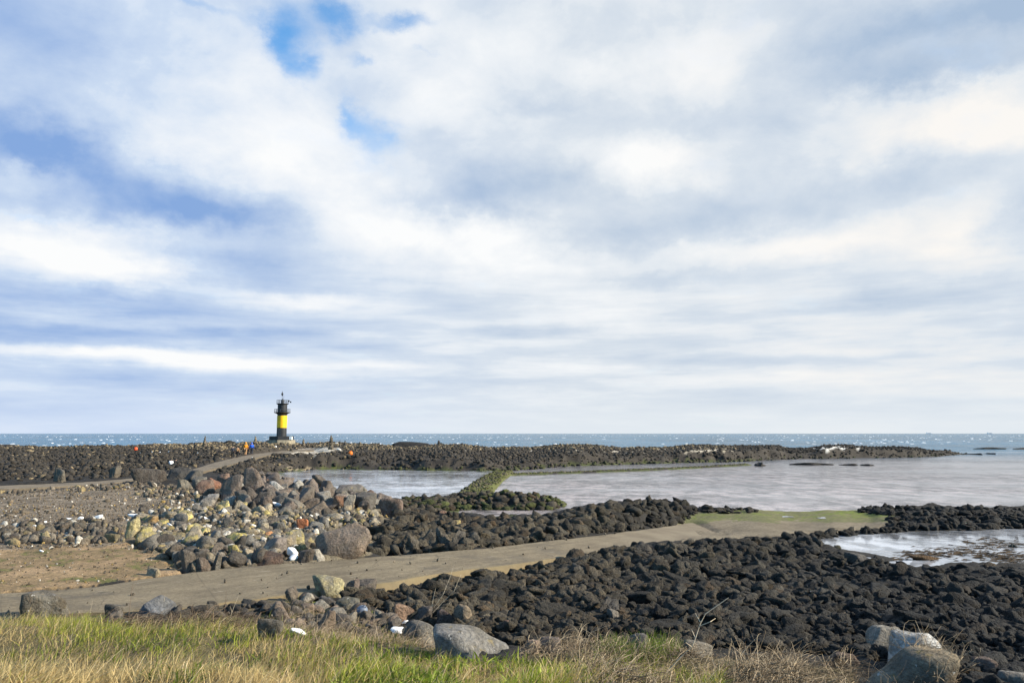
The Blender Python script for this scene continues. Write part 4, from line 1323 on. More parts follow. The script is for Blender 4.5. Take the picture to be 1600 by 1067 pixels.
# ------------------------------------------------------------------ floats and foam litter
M_org = simple('orange_plastic', (.75, .17, .02), .45, .15)
M_orr = simple('red_plastic', (.7, .10, .03), .45, .15)
def buoy(px, yb, wpx, mat, label):
    b = hit(px, yb); D = b[1]; r = wpx / F * D / 2
    root = empty('buoy', (b[0], b[1], b[2] + r * .75)); root.rotation_euler = (.5, .5, 0)
    lathe('float_body', [(r * math.sin(a) * 1.0 + .001, -r * math.cos(a)) for a in np.linspace(.05, 3.09, 14)], mat, root, 20)
    bm = bmesh.new(); tube_into(bm, [(r * .25 * math.cos(t), 0, r * 1.12 + r * .25 * math.sin(t)) for t in np.linspace(0, 6.28, 12, endpoint=False)], r * .08, 6, True)
    bm_obj('rope_eye', bm, mat, root, True)
    bm = bmesh.new(); tube_into(bm, [(r * 1.01 * math.cos(t), r * 1.01 * math.sin(t), 0) for t in np.linspace(0, 6.28, 24, endpoint=False)], r * .06, 6, True)
    bm_obj('seam_ring', bm, mat, root, True)
    tag(root, label, 'buoy')


buoy(547.5, 710.5, 7, M_org, 'orange buoy washed up on the dark ridge right of the lighthouse')
buoy(212, 703.5, 6, M_orr, 'red orange buoy on the far left ridge')
M_grf = simple('grey_plastic', (.12, .145, .19), .5, .15)
buoy(566, 961, 17, M_grf, 'blue grey round buoy behind the pointed boulder in the grass')

M_foam = simple('white_foam', (.80, .80, .79), .8, .12, 9)
def foam(px, yb, wpx, hpx, label, group=None, shape='angular'):
    b = hit(px, yb); D = b[1]
    o = link('foam_chunk', lib_mesh(shape, 3, random.randrange(14), 'foam_chunk', M_foam))
    wpx *= .82; hpx *= .85
    o.scale = (wpx / F * D / 2, wpx / F * D / 2.6, hpx / F * D / 2); o.location = (b[0], b[1], b[2] + hpx / F * D * .42)
    o.rotation_euler = (random.uniform(-.1, .1), random.uniform(-.25, .25), random.uniform(-.4, .4))
    tag(o, label, 'litter', group)


foam(457, 868, 21, 15, 'white foam lump beside the flat dark roadside slab', shape='round')
foam(459, 875, 16, 11, 'small white foam piece below the bigger foam lump')
foam(427, 794, 30, 13, 'ragged white foam sheet on the boulder bank')
foam(623, 990, 34, 12, 'white foam slab lying behind the foreground grass')
foam(632, 978, 16, 8, 'bluish white foam bit behind the foam slab')
foam(466, 992, 30, 12, 'crumpled white bag in the grass by the pointed boulder', shape='round')
foam(430, 957, 18, 11, 'white box shaped foam on the grass edge left of the brush')
foam(172, 972, 10, 5, 'small white litter at the grass edge below the dark boulder')
foam(198, 974, 8, 5, 'white scrap at the grass edge beside the dark brushwood')
foam(55, 829, 16, 11, 'white stone like foam on the left gravel flat', shape='angular')
foam(67, 820, 12, 7, 'pale foam bit beside the yellow stone on the left flat')
foam(155, 811, 15, 8, 'white foam bit on the gravel left of the rubble pile')
foam(125, 812, 12, 7, 'white foam bit between two others on the gravel')
foam(110, 814, 13, 6, 'long white foam bit on the left gravel')
foam(65, 862, 9, 4, 'lone white scrap on the sandy grass flat')
foam(320, 815, 20, 10, 'bright white foam cluster in the middle of the rubble pile')
foam(266, 826, 14, 10, 'white foam block among the yellow stones')
foam(210, 808, 22, 8, 'long white foam strip above the tall yellow boulder')
foam(388, 840, 11, 8, 'white foam bit right of the broad yellow boulder')
foam(430.5, 699.5, 0.1 + 5, 3.5, 'white box on the rocks left of the lighthouse', shape='angular')
foam(526, 694.5, 5, 4, 'white box between the cairns right of the lighthouse')
foam(529, 703, 8, 3, 'white and blue litter below the largest cairn')
foam(393, 717, 6, 3, 'white bag on the verge below the walkers')
for px, py in ((238,707),(250,707.5),(264,706.5),(292,708),(309,708.5),(220,709)):
    foam(px, py, 3.4, 2.4, 'tiny white litter in the row on the far left ridge', 'white litter on the far ridge')
for px, py in ((868,917),(876,922),(665,921),(1005,942),(1085,940),(1125,956),(917,970),(1325,962),(1551,951),(1040,882),(862,964),(790,962),(779,958),(830,840),(862,826),(1010,803),(1173,985)):
    foam(px, py, 5, 3.4, 'tiny white litter caught between the near lava rocks', 'white litter among the lava rocks')

# ------------------------------------------------------------------ distant ships
M_hull = simple('hull_grey', (.30, .35, .42), .7, .1, .05)
for px, ln, lab in ((1451, 60, 'faint cargo ship on the horizon, left of two'), (1546, 60, 'faint cargo ship on the horizon, right of two')):
    d = ray(px, 677); p = d * (9000 / d[1])
    root = empty('cargo_ship', (p[0], 9000, 0))
    bm = bmesh.new(); box_into(bm, (0, 0, 2.5), (ln, 11, 7))
    for v in bm.verts:
        if v.co.x > 0 and v.co.z > 0: v.co.x += 5
        if v.co.x > 0: v.co.y *= .3
    bm_obj('hull', bm, M_hull, root)
    bm = bmesh.new(); box_into(bm, (-ln * .36, 0, 10.5), (9, 9, 9)); box_into(bm, (-ln * .38, 0, 16), (5, 5, 3)); bm_obj('bridge', bm, M_wht, root)
    bm = bmesh.new(); box_into(bm, (ln * .05, 0, 8), (ln * .55, 8, 4)); bm_obj('cargo_hatch', bm, M_hull, root)
    bm = bmesh.new(); tube_into(bm, [(ln * .3, 0, 6), (ln * .3, 0, 16)], .6); bm_obj('mast', bm, M_hull, root)
    tag(root, lab, 'ship')

# ------------------------------------------------------------------ whitecaps
rw = np.random.default_rng(77)
V, Fq, n0 = [], [], 0
for k in range(1100):
    D = math.exp(rw.uniform(math.log(225), math.log(2600)))
    a = rw.uniform(-.75, .75)
    x, y = math.tan(a) * D, D
    if D < 330: continue
    if fbm(np.array([x / 90.0 / (D / 500)]), np.array([math.log(D) * 5]), 3, 55)[0] < -.03: continue
    w = rw.uniform(.3, 1.5) * (D / 500) ** .6; h = rw.uniform(.05, .27) * (D / 500) ** .35; dp = rw.uniform(.8, 2.0)
    m = 7
    for i in range(m):
        t = i / (m - 1) * 2 - 1
        e = max(.06, 1 - t * t) * (1 + .35 * math.sin(5 * t + k))
        V += [(x + t * w, y - dp * e, .0), (x + t * w, y + .2 * math.sin(3 * t + k), h * e), (x + t * w, y + dp * e, .0)]
    for i in range(m - 1):
        b = n0 + i * 3
        Fq += [(b, b + 3, b + 4, b + 1), (b + 1, b + 4, b + 5, b + 2)]
    n0 += m * 3
Fq = np.array(Fq)
M_cap = simple('sea_foam', (.85, .87, .88), .8, .05)
me = mesh_np('whitecaps', np.array(V), Fq.ravel(), np.full(len(Fq), 4), M_cap)
tag(link('whitecaps', me), 'small white breaking wave crests scattered over the open sea', 'foam', kind='stuff')
# breaking surf behind the ridge
# ------------------------------------------------------------------ seaweed mats in the pool
rs2 = np.random.default_rng(8)
V, Fq, Cq, n0 = [], [], [], 0
for k in range(520):
    cx, cy = [(1440, 868), (1500, 862), (1570, 868), (1560, 850), (1590, 874)][rs2.integers(5)]
    px, py = cx + rs2.normal() * 32, cy + rs2.normal() * 4.5
    if not (1400 < px < 1640 and 840 < py < 888): continue
    p = at(px, py, .0)
    l = rs2.uniform(.1, .5); a = rs2.normal() * .5; w = rs2.uniform(.02, .07)
    dx, dy = math.cos(a) * l, math.sin(a) * l
    h = .02 + rs2.uniform(.0, .05)
    V += [(p[0] - dx, p[1] - dy, .0), (p[0] - dx * .2, p[1] + w, h), (p[0] + dx, p[1] + dy, .005), (p[0] + dx * .2, p[1] - w, h * .8)]
    Fq.append((n0, n0 + 3, n0 + 2, n0 + 1)); n0 += 4
    c = np.array((.05, .032, .014)) * rs2.uniform(.5, 1.5); Cq += [c] * 4
def leaf_mat(name, trans=.25, rough=.6):
    m, nt, b = new_mat(name)
    nt.put(b.inputs['Base Color'], attr(nt, 'col'))
    b.inputs['Roughness'].default_value = rough
    b.inputs['Specular IOR Level'].default_value = .25
    if trans:
        tr = nt.new('ShaderNodeBsdfTranslucent'); nt.put(tr.inputs[0], attr(nt, 'col'))
        mx = nt.new('ShaderNodeMixShader'); mx.inputs[0].default_value = trans
        nt.l.new(b.outputs[0], mx.inputs[1]); nt.l.new(tr.outputs[0], mx.inputs[2])
        out = next(n for n in nt.n if n.type == 'OUTPUT_MATERIAL')
        nt.l.new(mx.outputs[0], out.inputs[0])
    return m
Fq = np.array(Fq)
me = mesh_np('seaweed', np.array(V), Fq.ravel(), np.full(len(Fq), 4), leaf_mat('seaweed_leaf', 0), {'col': np.array(Cq)})
tag(link('seaweed', me), 'brown seaweed mats floating in the shallow tidal pool', 'seaweed', kind='stuff')

# ------------------------------------------------------------------ grass
def blades(name, P, L, lean, width, col, mat, label, cat, seg=3, seed=3, zig=.25):
    """P (n,3) roots, L lengths, lean (n,2) horizontal tip offset / length"""
    rg = np.random.default_rng(seed)
    n = len(P)
    ts = np.linspace(0, 1, seg + 1)
    a = rg.uniform(0, 2 * math.pi, n)
    sx, sy = np.cos(a) * width / 2, np.sin(a) * width / 2 * .6
    V = np.empty((n, seg * 2 + 1, 3)); Cc = np.empty((n, seg * 2 + 1, 3))
    for i, t in enumerate(ts):
        cx = P[:, 0] + lean[:, 0] * L * t ** 1.8; cy = P[:, 1] + lean[:, 1] * L * t ** 1.8
        droop = np.sqrt(np.maximum(.05, 1 - np.minimum(.9, (lean ** 2).sum(1))))
        cz = P[:, 2] + L * (t - .35 * t ** 3 * (1 - droop)) * (.55 + .45 * droop)
        w = 1 - .75 * t
        if i < seg:
            V[:, 2 * i] = np.stack([cx - sx * w, cy - sy * w, cz], 1); V[:, 2 * i + 1] = np.stack([cx + sx * w, cy + sy * w, cz], 1)
            Cc[:, 2 * i] = col; Cc[:, 2 * i + 1] = col
        else:
            V[:, 2 * i] = np.stack([cx, cy, cz], 1); Cc[:, 2 * i] = col
    m = seg * 2 + 1
    fl, lt = [], []
    base = (np.arange(n) * m)[:, None]
    quads = []
    for i in range(seg - 1):
        quads.append(base + np.array([2 * i, 2 * i + 1, 2 * i + 3, 2 * i + 2])[None])
    tri = base + np.array([2 * seg - 2, 2 * seg - 1, 2 * seg])[None]
    fl = np.concatenate([np.concatenate(quads).ravel(), tri.ravel()])
    lt = np.concatenate([np.full(n * (seg - 1), 4), np.full(n, 3)])
    me = mesh_np(name, V.reshape(-1, 3), fl, lt, mat, {'col': Cc.reshape(-1, 3)})
    return tag(link(name, me), label, cat, kind='stuff')


M_grass = leaf_mat('grass_blade', .3)
pts = sample_zone('grass', 110000, 5.2, 18, 48, 200, lambda x, y, z, px, py: inpoly(px, py + fbm(x * .8, y * .8, 3, 321) * 46 - 5, ZONES['grass']) & (fbm(x * 1.6, y * 1.6, 3, 311) + .62 > np.random.default_rng(len(x)).random(len(x)) * .85))
x, y, z, px, py = pts.T
rg = np.random.default_rng(4)
n = len(x)
g1 = fbm(x * .7, y * .7, 4, 301); g2 = fbm(x * 2.2, y * 2.2, 3, 302)
edge = np.clip((px - 330) / 350, 0, 1)
green = smooth((g1 * 1.6 + g2 * .9 + edge * .55 - np.clip((py - 1010) / 160, 0, .4) + .16) * 1.4 + .2)
isg = rg.random(n) < green * .8
straw = np.array((.68, .53, .26)); straw2 = np.array((.42, .30, .125)); grn = np.array((.46, .46, .06)); grn2 = np.array((.23, .26, .035))
t = rg.random((n, 1))
col = np.where(isg[:, None], grn * t + grn2 * (1 - t), straw * t + straw2 * (1 - t)) * rg.uniform(.7, 1.25, (n, 1))
L = rg.uniform(.09, .30, n) * np.clip(1 + g2 * 1.4 + fbm(x * 1.6, y * 1.6, 3, 311) * .9, .3, 2.3) * np.where(isg, .8, 1.0)
lean = np.stack([rg.normal(.5, .55, n) + g2 * .8, rg.normal(-.1, .55, n)], 1)
blades('grass', np.stack([x, y, z - .02], 1), L, lean, rg.uniform(.006, .015, n), col, M_grass, 'windblown straw coloured and green grass along the foreground bank', 'grass', 3, 5)

pts = sample_zone('grass', 1500, 5.5, 16, 46, 221)
xx, yy, zz_ = pts[:, 0], pts[:, 1], pts[:, 2]; n2 = len(xx); tt = rg.random((n2, 1))
DRY = (pts, tt)
# lush leaves
pts = sample_zone('lushgreen', 9000, 5.2, 14, 40, 210)
x, y, z, px, py = pts.T; n = len(x)
t = rg.random((n, 1))
col = (np.array((.34, .40, .05)) * t + np.array((.15, .22, .03)) * (1 - t)) * rg.uniform(.7, 1.3, (n, 1))
blades('leafy_weeds', np.stack([x, y, z], 1), rg.uniform(.06, .19, n), np.stack([rg.normal(.2, .7, n), rg.normal(-.15, .6, n)], 1), rg.uniform(.018, .045, n), col, leaf_mat('weed_leaf', .3, .5),
       'bright green leafy weeds in the middle of the foreground bank', 'weeds', 3, 6)
pts = sample_zone('grass', 8000, 5.5, 16, 44, 222, lambda x, y, z, px, py: fbm(x * .9, y * .9, 3, 341) > .09)
x, y, z, px, py = pts.T; n = len(x); t = rg.random((n, 1))
col = (np.array((.30, .34, .05)) * t + np.array((.09, .13, .025)) * (1 - t)) * rg.uniform(.6, 1.2, (n, 1))
blades('weed_clumps', np.stack([x, y, z], 1), rg.uniform(.08, .24, n), np.stack([rg.normal(.3, .6, n), rg.normal(-.1, .5, n)], 1), rg.uniform(.014, .034, n), col, leaf_mat('clump_leaf', .3, .55),
       'dark green leafy clumps scattered through the straw grass', 'weeds', 3, 16)
# scattered weeds between boulders at the grass edge, mossy verge
pts = sample_zone([(-200,985),(-200,958),(0,962),(140,961),(160,974),(330,980),(425,962),(430,942),(470,938),(560,962),(640,985),(700,1010),(600,1010),(440,1000),(200,990)], 9000, 8, 20, 40, 215)
x, y, z, px, py = pts.T; n = len(x)
t = rg.random((n, 1)); dry = (rg.random((n, 1)) < .6)
col = np.where(dry, np.array((.40, .30, .16)) * (.5 + t), np.array((.19, .21, .04)) * (.5 + t))
blades('verge_grass', np.stack([x, y, z], 1), rg.uniform(.05, .2, n), np.stack([rg.normal(.5, .4, n), rg.normal(0, .4, n)], 1), rg.uniform(.006, .014, n), col, M_grass,
       'thin dry grass among the boulders at the verge of the road', 'grass', 3, 7)

# ------------------------------------------------------------------ dry brush: curved thin stems
def brush(name, roots, lens, dirs, rad, cols, mat, label, cat, seed=1, seg=5, sag=.5):
    rg = np.random.default_rng(seed)
    n = len(roots)
    ts = np.linspace(0, 1, seg + 1)
    V = np.empty((n, (seg + 1) * 3, 3)); Cc = np.repeat(cols[:, None], (seg + 1) * 3, 1)
    bend = rg.normal(size=(n, 3)) * .35
    for i, t in enumerate(ts):
        c = roots + dirs * (lens * t)[:, None] + bend * (lens * math.sin(t * 2.4) * .5)[:, None]
        c[:, 2] -= lens * sag * t * t * .5
        for k in range(3):
            an = 2.094 * k
            V[:, i * 3 + k] = c + np.array([math.cos(an), .4 * math.cos(an + 1), math.sin(an)]) * (rad * (1 - .7 * t))[:, None]
    base = (np.arange(n) * (seg + 1) * 3)[:, None]
    qs = []
    for i in range(seg):
        for k in range(3):
            k2 = (k + 1) % 3
            qs.append(base + np.array([i * 3 + k, i * 3 + k2, (i + 1) * 3 + k2, (i + 1) * 3 + k])[None])
    q = np.concatenate(qs)
    me = mesh_np(name, V.reshape(-1, 3), q.ravel(), np.full(len(q), 4), mat, {'col': Cc.reshape(-1, 3)})
    return tag(link(name, me), label, cat, kind='stuff')


M_twig = leaf_mat('dry_twig', 0, .8)
pts, tt = DRY; n = len(pts)
d = np.stack([rg.normal(.55, .45, n), rg.normal(-.05, .4, n), rg.uniform(.5, 1.1, n)], 1); d /= np.linalg.norm(d, axis=1)[:, None]
brush('dead_grass_stems', pts[:, :3] + 0, rg.uniform(.2, .48, n), d, rg.uniform(.002, .004, n), np.array((.62, .50, .33)) * (.35 + .75 * tt), M_twig, 'pale dead stems standing among the bank grass', 'grass', 16)
# leafy clumps in the straw
pts = sample_zone('brush', 13000, 5.5, 15, 46, 230, lambda x, y, z, px, py: fbm(x * 1.4, y * 1.4, 3, 411) > -.08)
x, y, z, px, py = pts.T; n = len(x)
d = np.stack([rg.normal(.45, .7, n), rg.normal(-.1, .6, n), rg.uniform(.05, .9, n)], 1); d /= np.linalg.norm(d, axis=1)[:, None]
t = rg.random((n, 1))
col = (np.array((.56, .45, .31)) * t ** 2 + np.array((.15, .11, .07)) * (1 - t ** 2)) * rg.uniform(.6, 1.2, (n, 1))
brush('dry_brush', np.stack([x, y, z + rg.uniform(0, .16, n)], 1), rg.uniform(.12, .5, n), d, rg.uniform(.002, .006, n), col, M_twig, 'tangled dry brushwood on the right part of the bank', 'brush', 4)
pts = sample_zone([(430,985),(460,955),(540,962),(600,975),(660,1010),(720,1025),(560,1012),(470,1005)], 1500, 7, 20, 46, 233)
x, y, z, px, py = pts.T; n = len(x)
d = np.stack([rg.normal(.4, .7, n), rg.normal(-.1, .6, n), rg.uniform(.05, .9, n)], 1); d /= np.linalg.norm(d, axis=1)[:, None]
t = rg.random((n, 1)); col = (np.array((.42, .33, .23)) * t + np.array((.15, .11, .07)) * (1 - t))
brush('dead_stems', np.stack([x, y, z + .02], 1), rg.uniform(.15, .5, n), d, rg.uniform(.002, .005, n), col, M_twig, 'pale dead stems tangled among the boulders behind the green weeds', 'brush', 9)
# green tufts in the brush
pts = sample_zone([(925,1030),(960,1014),(1010,1012),(1060,1018),(1060,1032),(960,1040)], 1400, 7, 16, 46, 235)
x, y, z, px, py = pts.T; n = len(x); t = rg.random((n, 1))
col = (np.array((.20, .25, .035)) * t + np.array((.10, .15, .02)) * (1 - t))
blades('green_tufts', np.stack([x, y, z], 1), rg.uniform(.2, .45, n), np.stack([rg.normal(.3, .5, n), rg.normal(-.1, .4, n)], 1), rg.uniform(.008, .016, n), col, M_grass, 'fresh green grass tufts rising from the dry brush', 'grass', 4, 8)

pts = sample_zone([(150,972),(200,962),(330,958),(420,966),(430,985),(300,982),(180,980)], 1100, 8, 22, 46, 236)
x, y, z, px, py = pts.T; n = len(x)
d = np.stack([rg.normal(.5, .8, n), rg.normal(-.1, .5, n), rg.uniform(.02, .6, n)], 1); d /= np.linalg.norm(d, axis=1)[:, None]
t = rg.random((n, 1)); col = (np.array((.20, .145, .10)) * t + np.array((.05, .036, .026)) * (1 - t))
brush('dark_brushwood', np.stack([x, y, z + .03], 1), rg.uniform(.15, .5, n), d, rg.uniform(.003, .008, n), col, M_twig, 'dark dead brushwood along the verge behind the grass', 'brush', 15)
items = []
for x, y, z, px, py in sample_zone([(370,960),(430,940),(500,935),(560,950),(640,980),(720,1012),(620,1000),(480,985)], 170, 8, 24, 46, 240, offroad):
    s_ = (.08 + .3 * rs.random() ** 2.2) / 2
    c = [np.array((.085, .072, .06)), np.array((.15, .115, .09)), np.array((.2, .18, .15))][rs.choice(3, p=[.5, .35, .15])] * rs.uniform(.6, 1.3)
    items.append(((x, y, z + s_ * .4), (rs.normal() * .4, rs.normal() * .4, rs.uniform(0, 6)), (s_ * 1.3, s_, s_ * .85), c))
for x, y, z, px, py in sample_zone([(120,966),(330,951),(420,942),(430,960),(200,976)], 90, 10, 24, 46, 241, offroad):
    s_ = (.06 + .24 * rs.random() ** 2.2) / 2
    items.append(((x, y, z + s_ * .4), (rs.normal() * .4, rs.normal() * .4, rs.uniform(0, 6)), (s_ * 1.4, s_, s_ * .8), np.array((.065, .056, .047)) * rs.uniform(.5, 1.5)))
rock_mass('verge_stones', items, 'angular', 3, M_stone, 'small stones half sunk in the verge between road and grass', 'stones')

# single dry stalks
M_stalk = simple('stalk_straw', (.46, .38, .27), .8, .2); M_stalkd = simple('stalk_brown', (.16, .115, .08), .8, .2)
def stalk(pts_px, rad, mat, label, branches=()):
    b = hit(*pts_px[0]); D = b[1]
    base_px = pts_px[0]
    def pt(p, dy=0):
        return Vector(((p[0] - base_px[0]) / F * D, dy, (base_px[1] - p[1]) / F * D))
    bm = bmesh.new()
    m = [pt(p) for p in pts_px]
    tube_into(bm, m, [rad * (1 - .6 * i / max(1, len(m) - 1)) for i in range(len(m))], 5)
    root = bm_obj('dry_stalk', bm, mat); root.location = (b[0], b[1], b[2])
    for br in branches:
        bm = bmesh.new(); q_ = [pt(p, (0.06 * i) * (1 if random.random() < .5 else -1)) for i, p in enumerate(br)]
        tube_into(bm, q_, [rad * .7 * (1 - .6 * i / max(1, len(q_) - 1)) for i in range(len(q_))], 5)
        bm_obj('twig', bm, mat, root)
    tag(root, label, 'stalk')


stalk([(201,965),(203,935),(206,905),(209,885)], .006, M_stalkd, 'thin brown stalk rising between two dark boulders at the verge', [[(204,925),(210,912)],[(202,950),(198,940)]])
stalk([(46,968),(46,940),(48,915)], .005, M_stalkd, 'thin brown stalk in front of the left edge boulder', [[(46,945),(42,934)]])
stalk([(350,962),(352,940),(352,925)], .006, M_stalkd, 'short brown stalk right of the blue grey boulder', [[(351,945),(356,936)]])
stalk([(359,966),(365,948),(371,932)], .006, M_stalk, 'short pale stalk leaning right of the blue grey boulder', [[(362,956),(360,946)],[(366,946),(374,940)]])
stalk([(255,960),(255,945),(257,930)], .005, M_stalk, 'thin pale stalk in front of the blue grey boulder')
stalk([(140,962),(142,948),(144,937)], .004, M_stalk, 'very short pale stalk left of the small dark boulder')
stalk([(672,968),(676,940),(680,922)], .008, M_stalk, 'pale forked stalk before the lava rocks in the middle', [[(676,958),(692,942),(722,912)],[(675,964),(690,958),(702,944)],[(678,950),(692,930),(702,905),(706,890)],[(692,942),(708,926),(718,903)]])
stalk([(1040,1052),(1062,1030),(1082,1012),(1094,980),(1102,966),(1138,942)], .012, M_stalk, 'tallest pale stalk bending right before the near lava', [[(1092,984),(1108,976),(1120,975)],[(1094,978),(1088,966)],[(1080,1014),(1070,1006)],[(1086,1002),(1082,990)]])
stalk([(1150,1035),(1165,1015),(1183,998)], .006, M_stalk, 'single pale stalk leaning right at the brush edge')
stalk([(912,1015),(918,1000),(922,990),(946,980)], .006, M_stalk, 'small pale bent stalk left of the green tufts', [[(920,995),(916,990)]])
stalk([(730,1000),(738,986),(742,975)], .005, M_stalk, 'short pale stalk over the long grey boulder', [[(735,990),(728,982)]])
stalk([(1213,1024),(1216,1014),(1220,1008)], .005, M_stalk, 'short pale stalk before the right hand lava slope', [[(1216,1018),(1240,1018)]])

# roots hanging over the right boulder
n = 260
fb = next(o for o in bpy.data.objects if o.get('label', '').startswith('large brown front boulder'))
bpy.context.view_layer.update()
fv = np.array([(fb.matrix_world @ v.co)[:] for v in fb.data.vertices])
fc = np.array(fb.matrix_world.translation)
sel = fv[(fv[:, 1] < fc[1] + .1) & (fv[:, 2] > fc[2] - .1)]
sel = sel[(sel[:, 2] < fc[2] + .35 * fb.scale[2]) | (sel[:, 0] > fc[0])]
P3 = sel[rg.integers(0, len(sel), n)] + np.array((0, -.02, -.02))
d = np.stack([rg.normal(.3, .8, n), rg.normal(-.1, .3, n), rg.uniform(.2, 1, n)], 1); d /= np.linalg.norm(d, axis=1)[:, None]
t = rg.random((n, 1)); col = (np.array((.42, .34, .24)) * t + np.array((.18, .13, .08)) * (1 - t))
brush('dry_roots', P3, rg.uniform(.2, .6, n), d, rg.uniform(.0025, .0055, n), col, M_twig, 'dry roots and stems over the large front boulder', 'brush', 14)

# ------------------------------------------------------------------ world: clouded sky
SUN_AZ, SUN_EL = R(98), R(27)         # measured from +Y towards +X
wd = bpy.data.worlds.new('World'); C.world = wd; wd.use_nodes = True
nt = NT(wd.node_tree); nt.n.clear()
out = nt.new('ShaderNodeOutputWorld'); bg = nt.new('ShaderNodeBackground'); nt.l.new(bg.outputs[0], out.inputs[0])
bg.inputs['Strength'].default_value = 0.1
sky = nt.new('ShaderNodeTexSky'); sky.sky_type = 'NISHITA'; sky.sun_disc = False
sky.sun_elevation = SUN_EL; sky.sun_rotation = SUN_AZ; sky.altitude = 0; sky.air_density = 1.0; sky.dust_density = .6; sky.ozone_density = 1.5
dirv = nt.new('ShaderNodeTexCoord').outputs['Generated']
sx = nt.new('ShaderNodeSeparateXYZ'); nt.put(sx.inputs[0], dirv)
azn = nt.math('ARCTAN2', sx.outputs[0], sx.outputs[1]); eln = nt.math('ARCSINE', sx.outputs[2])
den = nt.math('ADD', nt.math('MAXIMUM', sx.outputs[2], 0.0), .17)
PX = nt.math('DIVIDE', sx.outputs[0], den); PY = nt.math('DIVIDE', sx.outputs[1], den)
plane = nt.comb(PX, PY, 0.0)
nA = nt.noise(plane, 1.3, 7, .52, .1)
nB = nt.noise(nt.vmath('ADD', plane, (7.3, 2.1, 4.0)), 4.2, 8, .55, .2)
ae0 = nt.comb(azn, eln, 0.0)
nC = nt.noise(nt.vmath('MULTIPLY', ae0, (6.5, 10.0, 0)), 1.0, 10, .6, .2)          # billows
nD = nt.noise(nt.vmath('MULTIPLY', ae0, (4.0, 34.0, 0)), 1.0, 8, .58, .1)         # low flat banks near the horizon
wcol = nt.noise(nt.vmath('ADD', plane, (1.3, 9.1, 2.0)), 1.7, 4, .5, 0.0, True)
wfin = nt.noise(nt.vmath('MULTIPLY', ae0, (15.0, 20.0, 0)), 1.0, 8, .65, 0.0, True)
wv = nt.vmath('ADD', nt.vmath('MULTIPLY', nt.vmath('SUBTRACT', wcol, (.5, .5, .5)), (.16, .09, 0)),
              nt.vmath('MULTIPLY', nt.vmath('SUBTRACT', wfin, (.5, .5, .5)), (.09, .06, 0)))
wk = nt.maprange(eln, R(3), R(17), .22, 1.0)
AE = nt.vmath('ADD', ae0, nt.vmath('MULTIPLY', wv, nt.comb(1.0, wk, 1.0)))


def ae(px, py):
    d = ray(px, py); d = d / np.linalg.norm(d)
    return math.atan2(d[0], d[1]), math.asin(d[2])


def blobs(lst, start=0.0):
    acc = None
    for px, py, rx, ry, w in lst:
        a, e = ae(px, py)
        k = (1.0 / (rx * 1.55 / F), 1.0 / (ry * 1.55 / F), 0.0)
        v = nt.vmath('MULTIPLY_ADD', AE, k, (-a * k[0], -e * k[1], 0.0))
        r = nt.maprange(nt.vmath('LENGTH', v), 1.0, 0.0, 0.0, w)
        acc = r if acc is None else nt.math('ADD', acc, r)
    return acc


BRIGHT = [(420,150,150,90,.30),(400,235,230,50,.30),(560,300,90,40,.30),(640,370,160,40,.5),(830,400,120,50,.6),(740,350,120,30,.3),(990,258,105,48,.7),(1090,75,120,40,.4),(915,95,50,22,.35),
          (80,375,130,45,.75),(200,425,80,28,.5),(250,350,40,20,.2),(1480,190,170,45,.45),(1350,365,220,32,.35),(930,490,110,36,.45),(480,472,140,14,.4),(240,558,240,12,.5),(350,570,110,10,.3),(1540,385,50,34,.35),
          (700,130,90,60,.3),(640,60,50,30,.25),(30,258,60,16,.4),(1200,395,200,24,.35),(1250,592,260,14,.3),(780,60,110,60,.25),(1570,180,80,40,.3),(1560,530,90,22,.35),(850,580,160,12,.25),
          (60,545,140,8,.3),(600,570,120,8,.25),(1130,120,110,30,.25)]
DARK = [(20,195,110,40,-.7),(120,235,140,36,-.5),(250,302,180,38,-.85),(330,345,120,32,-.5),(140,470,240,20,-.55),(350,425,130,40,-.5),(60,520,230,20,-.6),(370,522,230,16,-.5),
        (755,300,110,55,-.55),(880,305,140,50,-.35),(960,372,150,28,-.5),(870,155,60,18,-.3),(1130,200,150,30,-.35),(1490,40,240,54,-1.0),(1490,112,160,20,-.5),(1280,5,150,26,-.3),
        (1200,310,180,50,-.32),(1430,268,100,38,-.38),(1592,355,42,38,-.45),(1490,462,170,20,-.35),(1050,440,90,12,-.3),(815,518,80,12,-.3),(830,555,90,10,-.2),(1240,560,180,10,-.35),
        (10,40,130,80,-.5),(1100,335,130,36,-.25),(200,600,400,16,-.3),(60,640,260,30,-.3),(1330,470,130,16,-.2),(200,90,80,40,-.12),(700,200,40,30,-.2),(1150,640,500,16,-.1)]
HOLES = [(440,12,44,46,.6),(468,62,46,36,.6),(500,100,44,28,.55),(540,14,66,38,.85),(598,205,46,50,.7),(668,22,60,16,.6),(600,78,30,12,.55),(690,75,28,10,.45),(572,150,20,50,.5),(40,320,90,8,.45),(325,4,60,12,.45)]
B = nt.math('ADD', blobs(BRIGHT), blobs(DARK))
front = nt.math('MULTIPLY', nt.maprange(nt.math('ABSOLUTE', azn), R(85), R(48)), nt.maprange(eln, R(52), R(36)))
lowm = nt.maprange(eln, R(15), R(7))
tex = nt.math('ADD', nt.math('MULTIPLY', nt.math('SUBTRACT', nC, .5), nt.math('SUBTRACT', 1.35, nt.math('MULTIPLY', lowm, 1.0))), nt.math('MULTIPLY', nt.math('SUBTRACT', nD, .5), nt.math('MULTIPLY', lowm, 1.7)))
lumv = nt.math('ADD', tex, nt.math('ADD', nt.math('MULTIPLY', nt.math('SUBTRACT', nA, .5), .55), nt.math('MULTIPLY', nt.math('SUBTRACT', nB, .5), .35)))
tval = nt.math('ADD', nt.math('ADD', nt.math('MULTIPLY', B, .88), lumv), .49, clamp=False)
side = nt.maprange(azn, R(-28), R(8))
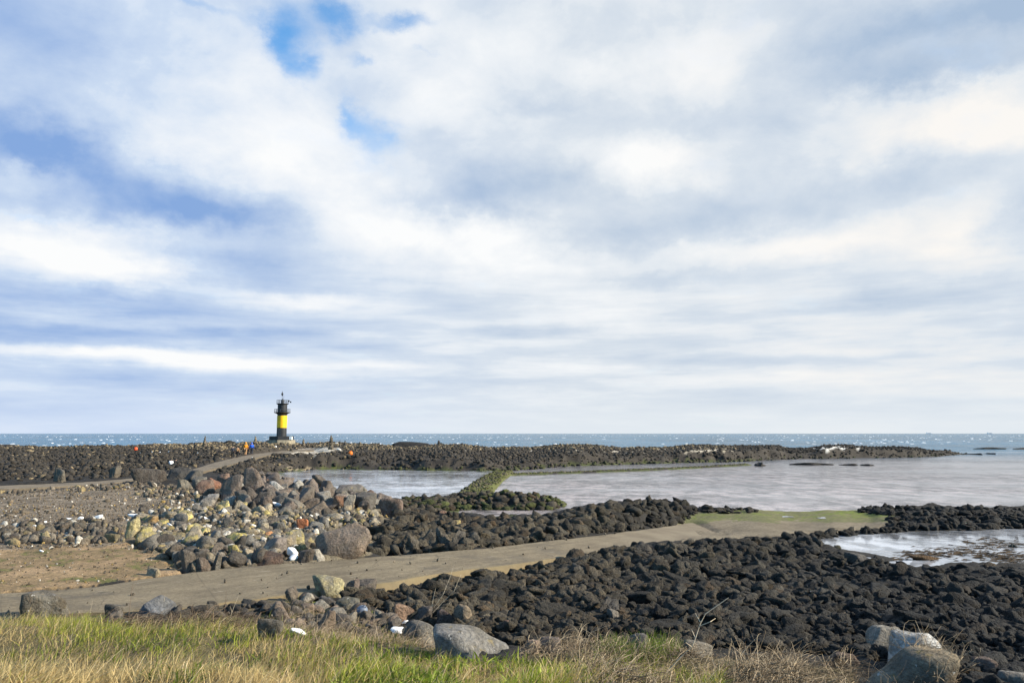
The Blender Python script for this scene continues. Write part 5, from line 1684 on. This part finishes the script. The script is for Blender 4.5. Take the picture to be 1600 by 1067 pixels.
shadowc = nt.mix(side, (.24, .40, .73), (.40, .52, .69))
midc = nt.mix(side, (.63, .74, .90), (.73, .79, .855))
lightc = nt.mix(nt.maprange(azn, R(2), R(30)), (.97, .98, .985), (.96, .935, .90))
cl = nt.mix(nt.maprange(tval, -.35, .5, smooth_=False), shadowc, midc)
cl = nt.mix(nt.maprange(tval, .45, 1.0, smooth_=False), cl, lightc)
# pale air just over the sea
hz = nt.maprange(eln, R(4.5), R(0.0))
cl = nt.mix(nt.math('MULTIPLY', hz, .75), cl, nt.mix(side, (.66, .76, .93), (.80, .85, .89)))
# blue gaps
hole = nt.math('ADD', blobs(HOLES), nt.math('MULTIPLY', nt.math('ADD', nt.math('SUBTRACT', nC, .56), nt.math('SUBTRACT', nB, .53)), .95))
hole = nt.math('MULTIPLY', nt.maprange(hole, .0, .95), nt.maprange(eln, R(14), R(26), .45, .95))
open_ = nt.maprange(nA, .48, .60)                       # unseen sky behind and overhead: thinned nearly clear to lower ambient light
gap = nt.math('ADD', nt.math('MULTIPLY', hole, front), nt.math('MULTIPLY', nt.math('SUBTRACT', 1.0, front), nt.math('MAXIMUM', open_, .8)), clamp=True)
cl10 = nt.vmath('SCALE', cl); 
sc_node = cl10.node; sc_node.inputs['Scale'].default_value = 5.3
blue = nt.vmath('MULTIPLY', sky.outputs[0], (.50, 1.08, 1.40))
fin = nt.mix(gap, cl10, blue)
nt.put(bg.inputs['Color'], fin)

sun = bpy.data.lights.new('sun', 'SUN'); sun.energy = 5.0; sun.angle = R(.5); sun.color = (1.0, .875, .69)
so = bpy.data.objects.new('sun', sun); COL.objects.link(so)
ts = Vector((math.sin(SUN_AZ) * math.cos(SUN_EL), math.cos(SUN_AZ) * math.cos(SUN_EL), math.sin(SUN_EL)))
so.rotation_euler = (-ts).to_track_quat('-Z', 'Y').to_euler()
so.location = ts * 100

C.view_settings.view_transform = 'Standard'
C.view_settings.look = 'None'
C.view_settings.exposure = 0.92
C.view_settings.gamma = 1.0
C.cycles.max_bounces = 6
C.cycles.use_denoising = True
